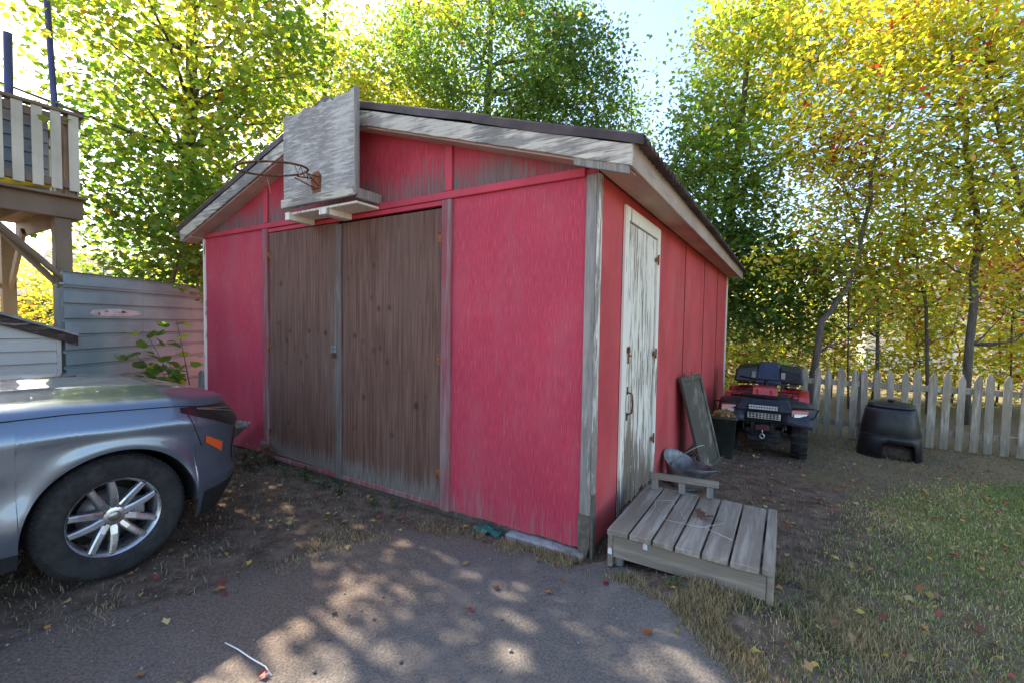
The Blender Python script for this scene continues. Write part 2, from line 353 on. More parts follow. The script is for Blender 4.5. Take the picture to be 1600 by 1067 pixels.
# front siding sheets
sheet('siding_panel', [(-4.95, .075), (-3.66, .085), (-3.66, 2.52), (-4.95, 2.52)], 0, .02, M['red'])
jag = [(-1.2, .045)]+[(-1.2+1.2*i/24, .058+.012*random.random()-(.0)) for i in range(1, 24)]+[(0, .065)]
sheet('siding_panel', jag+[(0, 2.52), (-1.2, 2.52)], 0, .02, M['red'], 0)
gt = lambda u: wtop(u)+.02
sheet('gable_panel', [(-4.95, 2.53), (-3.655, 2.53), (-3.655, gt(-3.655)), (-4.95, gt(-4.95))], -.002, .018, M['red_gable'])
sheet('gable_panel', [(-3.645, 2.53), (-2.44, 2.53), (-2.44, gt(-2.44)), (CU, gt(CU)), (-3.645, gt(-3.645))], -.002, .018, M['red_gable'])
sheet('gable_panel', [(-2.43, 2.53), (-1.205, 2.53), (-1.205, gt(-1.205)), (-2.43, gt(-2.43))], -.002, .018, M['red_gable'])
sheet('gable_panel', [(-1.195, 2.53), (0, 2.53), (0, gt(0)), (-1.195, gt(-1.195))], -.002, .018, M['red_gable'])
# trim
def fb(name, u0, u1, z0, z1, v0, v1, mat, bevel=.004, parent=SH): return MB().box(u0, u1, v0, v1, z0, z1).build(name, mat, parent, bevel)
MB().hexa([(-4.95, -.024, 2.478), (-.085, -.024, 2.470), (-.085, 0, 2.470), (-4.95, 0, 2.478)], [(-4.95, -.024, 2.528), (-.085, -.024, 2.528), (-.085, 0, 2.528), (-4.95, 0, 2.528)]).build('trim_board', M['red_trim'], SH, .004)
fb('batten', -1.235, -1.165, 2.53, gt(-1.2)-.01, -.022, -.003, M['red_trim'])
fb('batten', -3.69, -3.62, 2.53, gt(-3.66)-.01, -.022, -.003, M['red_trim'])
fb('door_jamb', -1.262, -1.165, .05, 2.469, -.022, .03, M['red_old'])
fb('door_jamb', -3.72, -3.625, .08, 2.474, -.022, .03, M['red_old'])
fb('door_header', -3.624, -1.263, 2.432, 2.471, -.012, .03, M['red_trim'])
fb('bottom_rail', -3.624, -1.263, .055, .098, -.012, .06, M['red_old'])
fb('door_stop', -3.62, -1.265, .1, 2.43, .04, .05, M['dark'])
# double doors
for (u0, u1, z0, z1, hs) in ((-3.612, -2.505, .105, 2.425, -1), (-2.50, -1.272, .085, 2.412, 1)):
    lf = MB().hexa([(u0, -.006, z0+(.012 if hs < 0 else 0)), (u1, -.006, z0-.008*(hs < 0)), (u1, .014, z0-.008*(hs < 0)), (u0, .014, z0)], [(u0, -.006, z1), (u1, -.006, z1), (u1, .014, z1), (u0, .014, z1)]).build('door_leaf', M['ply'], SH, .003)
    ue = u0 if hs < 0 else u1
    for z in (2.19, 1.24, .33):
        h = MB(); h.tube([(ue+hs*.006, -.012, z-.045), (ue+hs*.006, -.012, z+.045)], .007, 8); h.box(min(ue, ue-hs*.035), max(ue, ue-hs*.035), -.0095, -.006, z-.04, z+.04)
        h.build('hinge', M['rust'], lf)
    if hs > 0:
        MB().box(-2.535, -2.445, -.026, -.0065, .06, 2.405).build('cover_strip', M['ply_strip'], lf, .003)
        h = MB(); h.box(-2.575, -2.50, -.034, -.027, 1.225, 1.30); h.tube([(-2.515, -.034, 1.27), (-2.515, -.062, 1.27), (-2.515, -.062, 1.235), (-2.515, -.034, 1.235)], .004, 6); h.build('hasp', M['galv'], lf, .0)
        MB().box(-2.54, -2.50, -.058, -.040, 1.185, 1.232).build('padlock', M['iron'], lf, .004)
# corner boards
m = MB(); m.box(-.072, .001, -.026, -.0005, .30, 2.475); m.build('corner_board', M['grey_peel'], SH, .004)
m = MB(); m.box(.0015, .022, -.027, .024, .44, 2.475); m.build('corner_board', M['corner'], SH, .004)
m = MB(); m.prism([(-.078, .035), (-.02, .02), (-.012, .06), (0, .1), (0, .299), (-.03, .299), (-.084, .299)], lambda a, b: (a, -.020, b), lambda a, b: (a, 0, b)); m.build('corner_stub', M['rot'], SH)
m = MB(); m.prism([(-.01, .0), (.03, .02), (.05, .2), (.03, .439), (-.012, .439), (-.02, .3)], lambda a, b: (.0015, a, b), lambda a, b: (.02, a, b)); m.build('corner_stub', M['rot'], SH)
m = MB(); m.box(-4.98, -4.951, -.02, .08, .02, 2.47); m.build('corner_board', M['white_trim'], SH, .003)
m = MB(); m.box(.0, .024, 6.88, 6.96, -.2, 2.47); m.build('corner_board', M['white_trim'], SH, .003)
# side wall sheets
for (a, b, z0) in ((.06, .505, .06), (1.548, 2.826, -.06), (2.850, 4.228, -.10), (4.258, 5.634, -.14), (5.672, 6.88, -.16)):
    sheet_side('siding_panel', a, b, z0, 2.50, M['red_side'])
sheet_side('siding_panel', .506, 1.547, 2.409, 2.50, M['red_side'])
for v in (2.838, 4.243, 5.653): MB().box(-.01, .004, v-.0105, v+.0105, -.1, 2.47).build('groove_shade_strip', plain('groove_shade_red', (.10, .010, .014), .8), SH)  # raised dark strips added in place of the shaded grooves between sheets
MB().box(-4.95, -4.93, .0205, 6.95, -.1, 2.50).build('siding_panel', M['red'], SH, .003)
sheet('siding_panel', [(-4.93, -.1), (-.02, -.1), (-.02, 2.46), (CU, wtop(CU)), (-4.93, 2.46)], 6.93, 6.95, M['red'])
# side door
DR = MB(); DR.box(-.0, .022, .508, .595, .09, 2.404); dfr = DR.build('door_frame', M['white_trim'], SH, .003)
MB().box(.0, .022, 1.462, 1.544, .09, 2.404).build('door_frame', M['white_trim'], SH, .003)
MB().box(.0, .024, .5955, 1.4615, 2.305, 2.404).build('door_frame', M['white_trim'], SH, .003)
sd_root = MB().box(-.035, -.02, .598, 1.46, .09, 2.30).build('side_door', M['rot'], SH)
np_ = 7
for i in range(np_):
    a = .6+i*(.858/np_); b = a+.858/np_-.006
    zb = .085+random.uniform(-.0, .05); pl = [(a, zb+random.uniform(0, .03)), (a+.04, zb), (a+.08, zb+random.uniform(0, .04)), (b, zb+.01), (b, 2.299), (a, 2.299)]
    d = random.uniform(0, .004)
    MB().prism(pl, lambda p, q: (-.0195, p, q), lambda p, q: (.004+d, p, q)).build('plank', M['white_peel'], sd_root, .002)
m = MB(); m.tube([(.006, .685, 1.02), (.045, .690, 1.005), (.05, .69, .93), (.045, .690, .86), (.006, .685, .84)], .0065, 8); m.box(.0085, .012, .672, .70, 1.0, 1.06); m.box(.0085, .012, .672, .70, .80, .86); m.build('door_handle', M['iron'], sd_root)
m = MB(); m.box(.008, .014, .63, .72, 1.32, 1.36); m.box(.014, .022, .66, .68, 1.24, 1.37); m.tube([(.02, .665, 1.30), (.04, .665, 1.30)], .008, 6); m.build('latch', M['rust'], sd_root)
for z in (.5, 1.28, 2.12):
    MB().box(.0225, .027, 1.40, 1.50, z-.02, z+.02).tube([(.028, 1.463, z-.045), (.028, 1.463, z+.045)], .007, 6).build('hinge', M['rust'], sd_root)
m = MB(); m.prism([(.42, -.02), (1.56, -.02), (1.56, .075), (1.2, .082), (.9, .06), (.6, .078), (.44, .06)], lambda a, b: (-.06, a, b), lambda a, b: (.055, a, b)); m.build('threshold', M['rot'], SH, .006)
MB().box(-.1, -.021, .02, 6.9, -.14, .06).build('sill_beam', M['rot'], SH, .005)
MB().box(-4.9, -.12, .021, .12, -.02, .056).build('sill_beam', M['rot'], SH, .005)
# eaves
OVR, OVF = .25, -.175
def slab(poly_u, v0, v1): pass
for a, b in ((OVF+.026, 1.06), (1.065, 3.25), (3.255, 7.14)):
    MB().box(.235, .26, a, b, 2.437+random.uniform(-.004, .004), 2.585).build('eave_fascia', M['fascia'], SH, .004)
MB().box(.027, .235, OVF+.027, 7.10, 2.476, 2.488).build('soffit', M['soffit'], SH, .002)
MB().box(-5.16, -4.981, OVF+.027, 7.10, 2.476, 2.488).build('soffit', M['soffit'], SH, .002)
MB().box(-5.185, -5.16, OVF+.026, 7.14, 2.437, 2.585).build('eave_fascia', M['fascia'], SH, .004)
# raking soffit and boards
def rake(u0, u1, dz0, dz1, v0, v1, name, mat, bevel=.004, ragged=0):
    n = max(2, int(abs(u1-u0)/.09)); lo = []; hi = []
    for i in range(n+1):
        u = u0+(u1-u0)*i/n; lo.append((u, rz(u)-dz1+ragged*random.uniform(-1, 1))); hi.append((u, rz(u)-dz0+ragged*.6*random.uniform(-1, 1)))
    P = lo+hi[::-1]
    return MB().prism(P, lambda a, b: (a, v0, b), lambda a, b: (a, v1, b)).build(name, mat, SH, bevel)
rake(CU+.002, .234, .155, .170, OVF+.027, .0, 'rake_soffit', M['soffit'], .001)
rake(-5.159, CU-.002, .155, .170, OVF+.027, .0, 'rake_soffit', M['soffit'], .001)
rake(CU+.002, -1.95, .038, .165, OVF, OVF+.026, 'rake_board', M['rake'], .003, .002)
rake(-1.945, .262, .038, .158, OVF-.001, OVF+.025, 'rake_board', M['rake'], .003, .003)
rake(-.10, .245, .148, .205, OVF+.005, OVF+.024, 'rake_board', M['grey_peel'], .003, .003)
rake(-5.185, CU-.002, .036, .160, OVF, OVF+.026, 'rake_board', M['rake'], .003, .003)
# closed eave returns at the gable corners
for s0, s1 in ((.028, .234), (-5.159, -4.982)):
    MB().prism([(s0, 2.489), (s1, 2.489), (s1, rz(s1)-.172), (s0, rz(s0)-.172)], lambda a, b: (a, OVF+.03, b), lambda a, b: (a, -.002, b)).build('eave_return', M['soffit'], SH)
# corrugated roof sheets
def roof_sheet(side, v0, v1, lift):
    P = []; nw = int((v1-v0)/.0127); e0 = CU; e1 = (.335 if side > 0 else -5.26)
    for i in range(nw+1):
        v = v0+(v1-v0)*i/nw; row = []
        for k in range(7):
            u = e0+(e1-e0)*k/6; z = rz(u)+.002+lift+.019*math.sin(2*PI*v/.095)+.004*math.sin(v*1.3+k*.7)
            row.append((u, v, z))
        P.append(row)
    ob = MB().grid(P).build('roof_sheet', M['roof'], SH)
    md = ob.modifiers.new('thick', 'SOLIDIFY'); md.thickness = .004; md.offset = 0
for side in (1, -1):
    for k in range(9): roof_sheet(side, OVF+.02+k*.81, OVF+.02+k*.81+.86, .006*(k % 2))
# folded edge flashing along the rake
def flashing(u0, u1, dz):
    n = 22; P = []
    for i in range(n+1):
        u = u0+(u1-u0)*i/n; z = rz(u)+dz+.0015*math.sin(u*5.1); b = .003*math.sin(u*7+1)
        P.append([(u, OVF-.006, z-.036+b), (u, OVF-.010, z+.014), (u, OVF-.006, z+.021), (u, OVF+.05, z+.023), (u, OVF+.12, z+.018)])
    ob = MB().grid(P, False).build('edge_flashing', M['roof'], SH); md = ob.modifiers.new('thick', 'SOLIDIFY'); md.thickness = .005; md.offset = 0
flashing(CU, -.72, .010); flashing(-.86, .325, .001); flashing(-5.25, CU, .004)
m = MB(); m.tube([(CU, OVF+.02, AP+.002), (CU, 7.1, AP+.002)], .02, 8); m.build('ridge_cap', M['roof'], SH)
MB().box(-.62, -.03, -.06, .12, -.12, .043).build('footing', M['concrete'], SH, .012)
# ================================================================== basketball hoop
BB = thing('basketball_hoop', 'weathered grey basketball backboard with rusty rim fixed over the shed doors', 'basketball hoop', W(-2.42, -.27, 0), -YAW)
random.seed(9)
top = []
for i in range(29):
    f = i/28; top.append((.475-.95*f, 3.372-2.52-.015*f-(.045*random.random() if f > .04 else 0)))
bd = MB().prism([(-.47, .0), (.475, .02)]+top, lambda a, b: (a, -.018, b+2.52), lambda a, b: (a, 0, b+2.52)).build('backboard', woodpaint('peeled_backboard', (.66, .61, .54), (.31, .285, .255), gs=(5, 8, 40), wear=.47, soft=.10, bump=.5, bigw=.45), BB, 0)
MB().box(.476, .498, -.022, .02, 2.54, 3.385).build('edge_strip', M['grey_peel'], BB, .003)
MB().box(-.475, .495, -.046, -.0185, 2.525, 2.60).build('frame_board', M['rake'], BB, .004)
MB().box(.470, .496, .001, .255, 2.515, 2.595).build('frame_board', M['grey_peel'], BB, .004)
MB().box(-.47, -.41, -.010, .255, 2.43, 2.50).build('frame_board', M['white_trim'], BB, .004)
MB().box(.02, .12, -.012, .255, 2.425, 2.477).build('frame_board', M['white_trim'], BB, .004)
MB().box(-.40, .468, .012, .252, 2.478, 2.498).build('frame_board', M['white_trim'], BB, .004)
m = MB(); RZc = 2.735
m.tube([(.25*math.sin(2*PI*i/40), -.40+.25*math.cos(2*PI*i/40), RZc-.035+.035*math.cos(2*PI*i/40)) for i in range(41)], .0085, 8, False)
m.build('rim', M['iron'], BB)
m = MB(); m.box(-.055, .055, -.03, -.0185, RZc-.09, RZc+.03); m.tube([(-.04, -.03, RZc-.07), (-.09, -.16, RZc-.02)], .006, 6); m.tube([(.04, -.03, RZc-.07), (.09, -.16, RZc-.02)], .006, 6); m.tube([(-.04, -.03, RZc), (-.07, -.15, RZc-.01)], .007, 6); m.tube([(.04, -.03, RZc), (.07, -.15, RZc-.01)], .007, 6)
m.build('bracket', M['rust'], BB)
MB().prism([(-.06, RZc-.2), (.05, RZc-.215), (.07, RZc+.01), (.03, RZc+.06), (-.05, RZc+.05)], lambda a, b: (a, -.0199, b), lambda a, b: (a, -.0182, b)).build('rust_stain', NT('rust_run').done((.20, .09, .05), .9), BB)
cords = plain('net_cord', (.35, .30, .26), .9)
for a, ln, sw in ((-1.9, .20, .0), (-1.2, .17, .03), (-2.7, .12, -.02), (.6, .10, .02), (1.0, .08, -.02), (1.35, .12, .01)):
    x, y = .25*math.sin(a), -.40+.25*math.cos(a)
    MB().tube([(x, y, RZc-.04), (x+sw*.5, y, RZc-ln*.5), (x+sw, y+.01, RZc-ln)], .0022, 5).build('net_cord', cords, BB)
for a, b in ((-1.5, -1.2), (.6, .9), (.9, 1.25), (1.25, 1.5)):
    pt = [(.25*math.sin(q), -.40+.25*math.cos(q)) for q in (a, (a+b)/2, b)]
    MB().tube([(pt[0][0], pt[0][1], RZc-.035), (pt[1][0], pt[1][1], RZc-.09), (pt[2][0], pt[2][1], RZc-.035)], .003, 5).build('net_hook', M['iron'], BB)
# ================================================================== wooden platform by the side door
PF = thing('wooden_step', 'low weathered plank platform outside the white side door', 'platform', W(0, 0, 0), -YAW)
random.seed(21)
pe = [.15, .285, .42, .545, .685, .825, .972, 1.035]
for i in range(7):
    a, b = pe[i]+.006, pe[i+1]-.006; j0, j1 = random.uniform(-.006, .006), random.uniform(-.01, .01); zt = .30+random.uniform(-.003, .003)
    MB().hexa([(a, -.13+j0, zt-.034), (b, -.13-j0*.5, zt-.034), (b, .775+j1, zt-.034), (a, .775, zt-.034)], [(a, -.13+j0, zt), (b, -.13-j0*.5, zt), (b, .775+j1, zt), (a, .775, zt)]).build('plank', M['bare'], PF, .004)
MB().box(.185, 1.0, -.105, -.068, .125, .258).build('side_board', M['bare_u'], PF, .004)
MB().box(.185, 1.0, .70, .735, .06, .258).build('side_board', M['bare_u'], PF, .004)
MB().box(1.001, 1.033, -.11, .74, .11, .258).build('side_board', M['bare'], PF, .004)
MB().box(.152, .184, -.105, .74, .06, .258).build('side_board', M['bare'], PF, .004)
for (x, y) in ((.21, -.06), (.98, -.06), (.98, .68), (.21, .68)): MB().box(x-.025, x+.025, y, y+.04, -.05, .257).build('leg', M['bare_z'], PF, .003)
for (x, y, z) in ((.168, -.1065, .16), (.38, -.107, .245)): MB().prism([(-.012, -.018), (.013, -.02), (.012, .014), (.0, .02), (-.013, .012)], lambda a, b: (x+a, y, z+b), lambda a, b: (x+a, y-.0025, z+b)).build('paint_flake', plain('white_flake', (.7, .7, .68), .7), PF)
# small wooden rail lying on it
RB = thing('wooden_rail', 'short grey timber on stub legs standing on the plank platform', 'wooden rail', W(.20, .70, .303), -YAW+.12)
MB().box(0, .47, -.035, .035, .085, .118).build('top_rail', M['bare_u'], RB, .004)
for x in (.03, .22, .41): MB().box(x-.02, x+.025, -.022, .022, 0, .0845).build('leg', M['bare_z'], RB, .003)
# bent wire frame
WF = thing('wire_frame', 'bent pale wire frame lying on the plank platform', 'wire', W(.36, .24, .306), -YAW)
wire = plain('pale_wire', (.55, .53, .5), .5, .6)
for pts in ([(-.05, .16, .03), (.06, .22, .03), (.085, .14, .003), (.12, .135, .003), (.17, .01, .003)], [(-.05, .16, .03), (-.03, .09, .003), (.005, .06, .003), (.06, -.06, .003), (.28, -.05, .003), (.40, .06, .02), (.34, .12, .004)], [(.17, -.02, .004), (.30, -.10, .03), (.46, -.13, .004)]):
    MB().tube(pts, .0015, 5).build('wire', wire, WF)
# ================================================================== coal scuttle
HD = thing('coal_scuttle', 'dented galvanised coal scuttle with wire bail beside the platform', 'bucket', W(.22, 1.93, gzf(*W(.22, 1.93).xy)+.005), -YAW-.45)
P = []; N = 36
for k in range(9):
    f = k/8; row = []
    for i in range(N+1):
        a = 2*PI*i/N; c, s = math.cos(a), math.sin(a); sp = max(0, c)**2.2; bk = max(0, -c)
        bx, by = .15*c, .14*s; tx = .20*c+.13*sp; ty = .185*s*(1-.22*sp); tz = .225+.10*bk**1.3+.02*sp
        e = f**1.1
        row.append((bx+(tx-bx)*e, by+(ty-by)*e, .02+(tz-.02)*f))
    P.append(row)
m = MB().grid(P); m.add([(.15*math.cos(2*PI*i/N), .14*math.sin(2*PI*i/N), .02) for i in range(N)], [tuple(range(N))[::-1]])
o = m.build('body', M['galv'], HD, fix=True); md = o.modifiers.new('t', 'SOLIDIFY'); md.thickness = .004
MB().lathe([(.132, 0), (.139, .0), (.139, .028), (.132, .028)], 28).build('foot_ring', M['galv'], HD)
MB().tube([(p[0], p[1], p[2]) for p in P[-1]], .0045, 6, False).build('rolled_rim', M['galv'], HD)
MB().tube([(-.02+.20*math.sin(PI*i/14), .18*math.cos(PI*i/14), .25+.20*math.sin(PI*i/14)) for i in range(15)], .0035, 6).build('bail_handle', plain('bail_wire', (.4, .39, .37), .5, .7), HD)
for s in (1, -1): MB().box(-.035, .0, s*.176-.004, s*.176+.004, .215, .265).build('ear', M['galv'], HD, .002)
# ================================================================== old panel leaning on the wall
LB = thing('leaning_panel', 'old dark framed wooden panel leaning against the red side wall', 'panel', W(.3, 2.95, 0), -YAW)
gzl = gzf(*W(.3, 3).xy)
BLc, BRc, D_ = Vector((-.03, -.26, gzl+.005)), Vector((.08, .38, gzl+.005)), Vector((-.235, -.20, 1.085))
nn = (BRc-BLc).cross(D_).normalized()*.022
def lp(a, b, n): return BLc+(BRc-BLc)*a+D_*b+nn*n
def lpart(name, a0, a1, b0, b1, n0, n1, mat, bev=.003):
    MB().hexa([lp(a0, b0, n0), lp(a1, b0, n0), lp(a1, b0, n1), lp(a0, b0, n1)], [lp(a0, b1, n0), lp(a1, b1, n0), lp(a1, b1, n1), lp(a0, b1, n1)]).build(name, mat, LB, bev)
M['oldpanel'] = woodpaint('flaking_dark_panel', (.095, .080, .062), (.30, .26, .21), gs=(9, 9, 4), wear=.555, soft=.06, bump=.4, bigw=.6)
lpart('panel', .0, 1, 0, 1, -.5, .3, M['oldpanel'])
for a0, a1, b0, b1 in ((0, .08, 0, 1), (.92, 1, 0, 1), (.081, .919, .95, 1), (.081, .919, 0, .05)): lpart('frame_strip', a0, a1, b0, b1, .31, 1.0, M['oldpanel'])
for a in (.28, .62): lpart('peg', a, a+.05, 1.001, 1.035, -.4, .2, M['rot'])
# ================================================================== leaf bin
BN = thing('leaf_bin', 'dark green plastic bin filled with dry leaves near the quad bike', 'bin', W(.36, 3.86, gzf(*W(.36, 3.86).xy)), -YAW+.1)
def rrect(hx, hy, r, n=5):
    out = []
    for cx, cy, a in ((hx-r, hy-r, 0), (-hx+r, hy-r, 90), (-hx+r, -hy+r, 180), (hx-r, -hy+r, 270)):
        for i in range(n+1): an = math.radians(a+90*i/n); out.append((cx+r*math.cos(an), cy+r*math.sin(an)))
    return out
def loft(m, secs, closed=True, cap=True):
    n = len(secs[0]); b = []
    vs = [p for s in secs for p in s]; fs = []
    for i in range(len(secs)-1):
        for j in range(n if closed else n-1):
            a = i*n+j; c = i*n+(j+1) % n; fs.append((a, c, c+n, a+n))
    if cap: fs += [tuple(range(n))[::-1], tuple(range((len(secs)-1)*n, len(secs)*n))]
    return m.add(vs, fs, True)
m = MB(); prof = [(0, .115, .10), (.02, .12, .105), (.50, .15, .135), (.505, .165, .15), (.54, .168, .153), (.545, .15, .138), (.50, .145, .13)]
loft(m, [[(x, y, z) for x, y in rrect(a, b, .035)] for z, a, b in prof], cap=False); m.add([(x, y, 0.0) for x, y in rrect(.115, .10, .035)], [tuple(range(24))[::-1]])
o = m.build('tub', plain('dark_green_plastic', (.020, .024, .020), .5, 0, .3, 8), BN)
# ================================================================== picket fence
FC = thing('picket_fence', 'weathered white picket fence with pointed tops behind the compost bin', 'fence', W(0, 6.2, 0), -YAW)
random.seed(33); k = 0; u = 1.14
pick = []
while u < 6.0:
    p = W(u, 6.2); g = gzf(p.x, p.y); w = .045+random.uniform(-.005, .006); h = 1.17+random.uniform(-.03, .03); tl = random.uniform(-.02, .02)
    m = MB().prism([(-w, .03), (w, .03), (w, h-.10), (.006, h), (-.006, h), (-w, h-.10)], lambda a, b: (a, -.018, b), lambda a, b: (a, 0.002, b))
    m.build('picket', M['picket'], FC, .002, (u, 0, g), (random.uniform(-.012, .012), tl, random.uniform(-.05, .05)))
    u += .158+random.uniform(-.012, .012)
for z, dv in ((.22, .006), (.86, .006)):
    for a, b in ((1.0, 2.05), (2.06, 4.1), (4.11, 6.1)):
        MB().box(a, b, .006, .05, -.25+z, -.25+z+.085).build('rail', M['picket'], FC, .003)
for a in (1.02, 2.09, 4.12, 6.12): MB().box(a-.05, a+.05, .052, .15, -.4, .83).build('post', M['bare_z'], FC, .005)
# ================================================================== composter
CP = thing('compost_bin', 'black plastic compost bin with lid standing before the picket fence', 'compost bin', W(2.33, 5.50, gzf(*W(2.33, 5.5).xy)), -YAW-.2)
def sq(r, z, n=40, p=3.2):
    out = []
    for i in range(n):
        a = 2*PI*i/n; c, s = math.cos(a), math.sin(a); q = (abs(c)**p+abs(s)**p)**(-1/p); out.append((r*c*q, r*s*q, z))
    return out
m = MB(); secs = [(.365, 0), (.345, .22), (.338, .30), (.330, .31), (.335, .325), (.315, .48), (.29, .62), (.28, .665), (.255, .69)]
vs = [sq(r, z) for r, z in secs]; nn_ = 40; fs = []; allv = [p for s in vs for p in s]
def opening(j): return 28 <= j <= 32 or 34 <= j <= 36 and False
for i in range(len(secs)-1):
    for j in range(nn_):
        if i == 0 and (29 <= j <= 34): continue
        a = i*nn_+j; c = i*nn_+(j+1) % nn_; fs.append((a, c, c+nn_, a+nn_))
m.add(allv, fs, True); o = m.build('body', M['black_plastic'], CP); md = o.modifiers.new('t', 'SOLIDIFY'); md.thickness = .012
for z in (.315,): MB().tube([p for p in sq(.338, z)]+[sq(.338, z)[0]], .009, 6, False).build('band', M['black_plastic'], CP)
m = MB(); loft(m, [sq(.245, .69), sq(.262, .692), sq(.262, .715), sq(.23, .735), sq(.12, .75)]); m.build('lid', M['black_plastic'], CP)
m = MB(); m.lathe([(.0, .79), (.045, .788), (.05, .775), (.03, .765), (.03, .751)], 16); m.build('knob', M['black_plastic'], CP)
m = MB()
for i in range(16):
    a = 2*PI*i/16+.1; m2 = MB().beam((.338*math.cos(a), .338*math.sin(a), .36), (.305*math.cos(a), .305*math.sin(a), .60), .012, .012)
M['compost'] = plain('brown_compost', (.05, .034, .024), .95, 0, .5, 25, bump=.5)
m = MB(); loft(m, [sq(.31, .0), sq(.27, .14), sq(.12, .2)]); m.build('compost_heap', M['compost'], CP)
# ================================================================== quad bike
Q = thing('quad_bike', 'red and black quad bike parked beside the shed facing the driveway', 'quad bike', W(.80, 4.22, -.25), -YAW); Q.scale = (.94, 1, 1)
qb = plain('quad_black_plastic', (.018, .019, .022), .45); qd = plain('quad_dark_blue_plastic', (.022, .027, .040), .42); qr = plain('quad_red_plastic', (.42, .012, .018), .35, coat=.4); qs = plain('quad_silver', (.52, .53, .54), .35, .85); qi = plain('quad_frame_steel', (.02, .02, .021), .5, .5)
def knob_wheel(x, y, r, w):
    Mx = Matrix.Translation((x, y, r)) @ Matrix.Rotation(PI/2, 4, 'Y')
    m = MB(); m.lathe([(r*.5, -w/2*.8), (r*.78, -w/2), (r*.93, -w/2*.92), (r*.95, 0), (r*.93, w/2*.92), (r*.78, w/2), (r*.5, w/2*.8)], 40, Mx)
    t = m.build('tyre', M['rubber'], Q)
    m = MB()
    for i in range(18):
        for s in (1, -1):
            a = 2*PI*(i+(.5 if s > 0 else 0))/18; pts = []
            for (aw, rr, zz) in ((-.055, .93, .05), (.055, .93, .05), (.10, .90, .97), (-.0, .90, .97)): pts.append((aw+a, rr, zz))
            lo = [Mx @ Vector((r*q[1]*math.cos(q[0]+s*0), r*q[1]*math.sin(q[0]), s*w/2*q[2])) for q in pts]; hi = [Mx @ Vector((r*(q[1]+.075)*math.cos(q[0]), r*(q[1]+.075)*math.sin(q[0]), s*w/2*q[2])) for q in pts]
            m.hexa(lo, hi)
    m.build('tread_lugs', M['rubber'], t, kind='stuff')
    MB().lathe([(r*.5, -w*.38), (r*.46, -w*.2), (.06, -w*.12), (.05, -w*.3), (0, -w*.3)], 24, Mx).lathe([(r*.5, w*.38), (r*.46, w*.2), (.06, w*.12), (.05, w*.3), (0, w*.3)], 24, Mx).build('rim', qi, t)
for (x, y, r, w) in ((.455, .33, .325, .20), (-.455, .33, .325, .20), (.44, 1.58, .325, .26), (-.44, 1.58, .325, .26)): knob_wheel(x, y, r, w)
def qbox(name, mat, b4, t4, bev=.015, parent=Q, seg=2): return MB().hexa(b4, t4).build(name, mat, parent, bev, seg=seg)
def rect(x0, x1, y0, y1, z): return [(x0, y0, z), (x1, y0, z), (x1, y1, z), (x0, y1, z)]
qbox('chassis', qi, rect(-.2, .2, .2, 1.75, .24), rect(-.17, .17, .25, 1.7, .62))
qbox('skid_plate', qi, rect(-.20, .20, .04, .3, .22), rect(-.24, .24, .10, .3, .40))
qbox('front_body', qb, rect(-.26, .26, .06, .62, .45), rect(-.33, .33, .02, .70, .70))
qbox('front_cowl', qd, rect(-.36, .36, .0, .66, .655), rect(-.30, .30, .10, .72, .80))
for s in (1, -1):
    P = []
    for i in range(13):
        a = math.radians(20+140*i/12); row = []
        for k in range(5):
            f = k/4; row.append((s*(.24+.36*f), .36-.44*math.cos(a), .33+.42*math.sin(a)+.03-(.035*f*f)))
        P.append(row)
    o = MB().grid(P).build('front_fender', qd, Q); md = o.modifiers.new('t', 'SOLIDIFY'); md.thickness = .012
    P = []
    for i in range(13):
        a = math.radians(5+150*i/12); row = []
        for k in range(5): f = k/4; row.append((s*(.22+.38*f), 1.56-.47*math.cos(a), .33+.44*math.sin(a)+.04-(.03*f*f)))
        P.append(row)
    o = MB().grid(P).build('rear_fender', qr, Q); md = o.modifiers.new('t', 'SOLIDIFY'); md.thickness = .012
    qbox('side_panel', qr, [(s*.22, .62, .5), (s*.34, .62, .5), (s*.34, 1.2, .45), (s*.22, 1.2, .45)], [(s*.2, .62, .80), (s*.36, .64, .79), (s*.36, 1.2, .78), (s*.2, 1.2, .84)])
    qbox('fender_flare', qr, rect(min(s*.36, s*.58), max(s*.36, s*.58), .55, .76, .72), rect(min(s*.34, s*.56), max(s*.34, s*.56), .57, .78, .80))
    lx0, lx1 = sorted((s*.34, s*.56))
    hl = qbox('headlight', plain('red_lamp', (.30, .02, .02), .2, coat=1), [(lx0, -.0, .56), (lx1, .06, .58), (lx1, .2, .58), (lx0, .2, .56)], [(lx0, .02, .70), (lx1, .08, .70), (lx1, .2, .70), (lx0, .2, .70)])
    MB().hexa([(s*.38, -.004, .605), (s*.53, .046, .612), (s*.53, .06, .612), (s*.38, .02, .605)], [(s*.38, .0, .645), (s*.53, .052, .648), (s*.53, .07, .648), (s*.38, .03, .645)]).build('lens', plain('lamp_lens', (.75, .74, .72), .15, coat=1), hl)
    MB().tube([(s*.34, -.03, .72), (s*.58, .0, .735), (s*.66, .06, .72), (s*.62, .04, .62), (s*.52, .0, .545), (s*.34, -.03, .53)], .011, 8).build('brush_guard', qi, Q)
    MB().tube([(s*.10, .30, .36), (s*.42, .33, .33)], .022, 8).build('suspension_arm', qi, Q)
    MB().tube([(s*.20, .36, .72), (s*.34, .33, .36)], .032, 8).build('shock_absorber', qi, Q)
lb = qbox('light_bar', qb, rect(-.20, .20, -.035, .03, .665), rect(-.20, .20, -.035, .03, .735), .006)
led = plain('led_cell', (.72, .74, .76), .2, .3, .1)
for i in range(11):
    for z in (.684, .716): MB().box(-.182+i*.0332, -.154+i*.0332, -.040, -.0355, z-.012, z+.012).build('led_cell', led, lb, .003)
gr = MB().box(-.20, .22, -.022, -.012, .545, .625).build('grille_plate', qs, Q, .003)
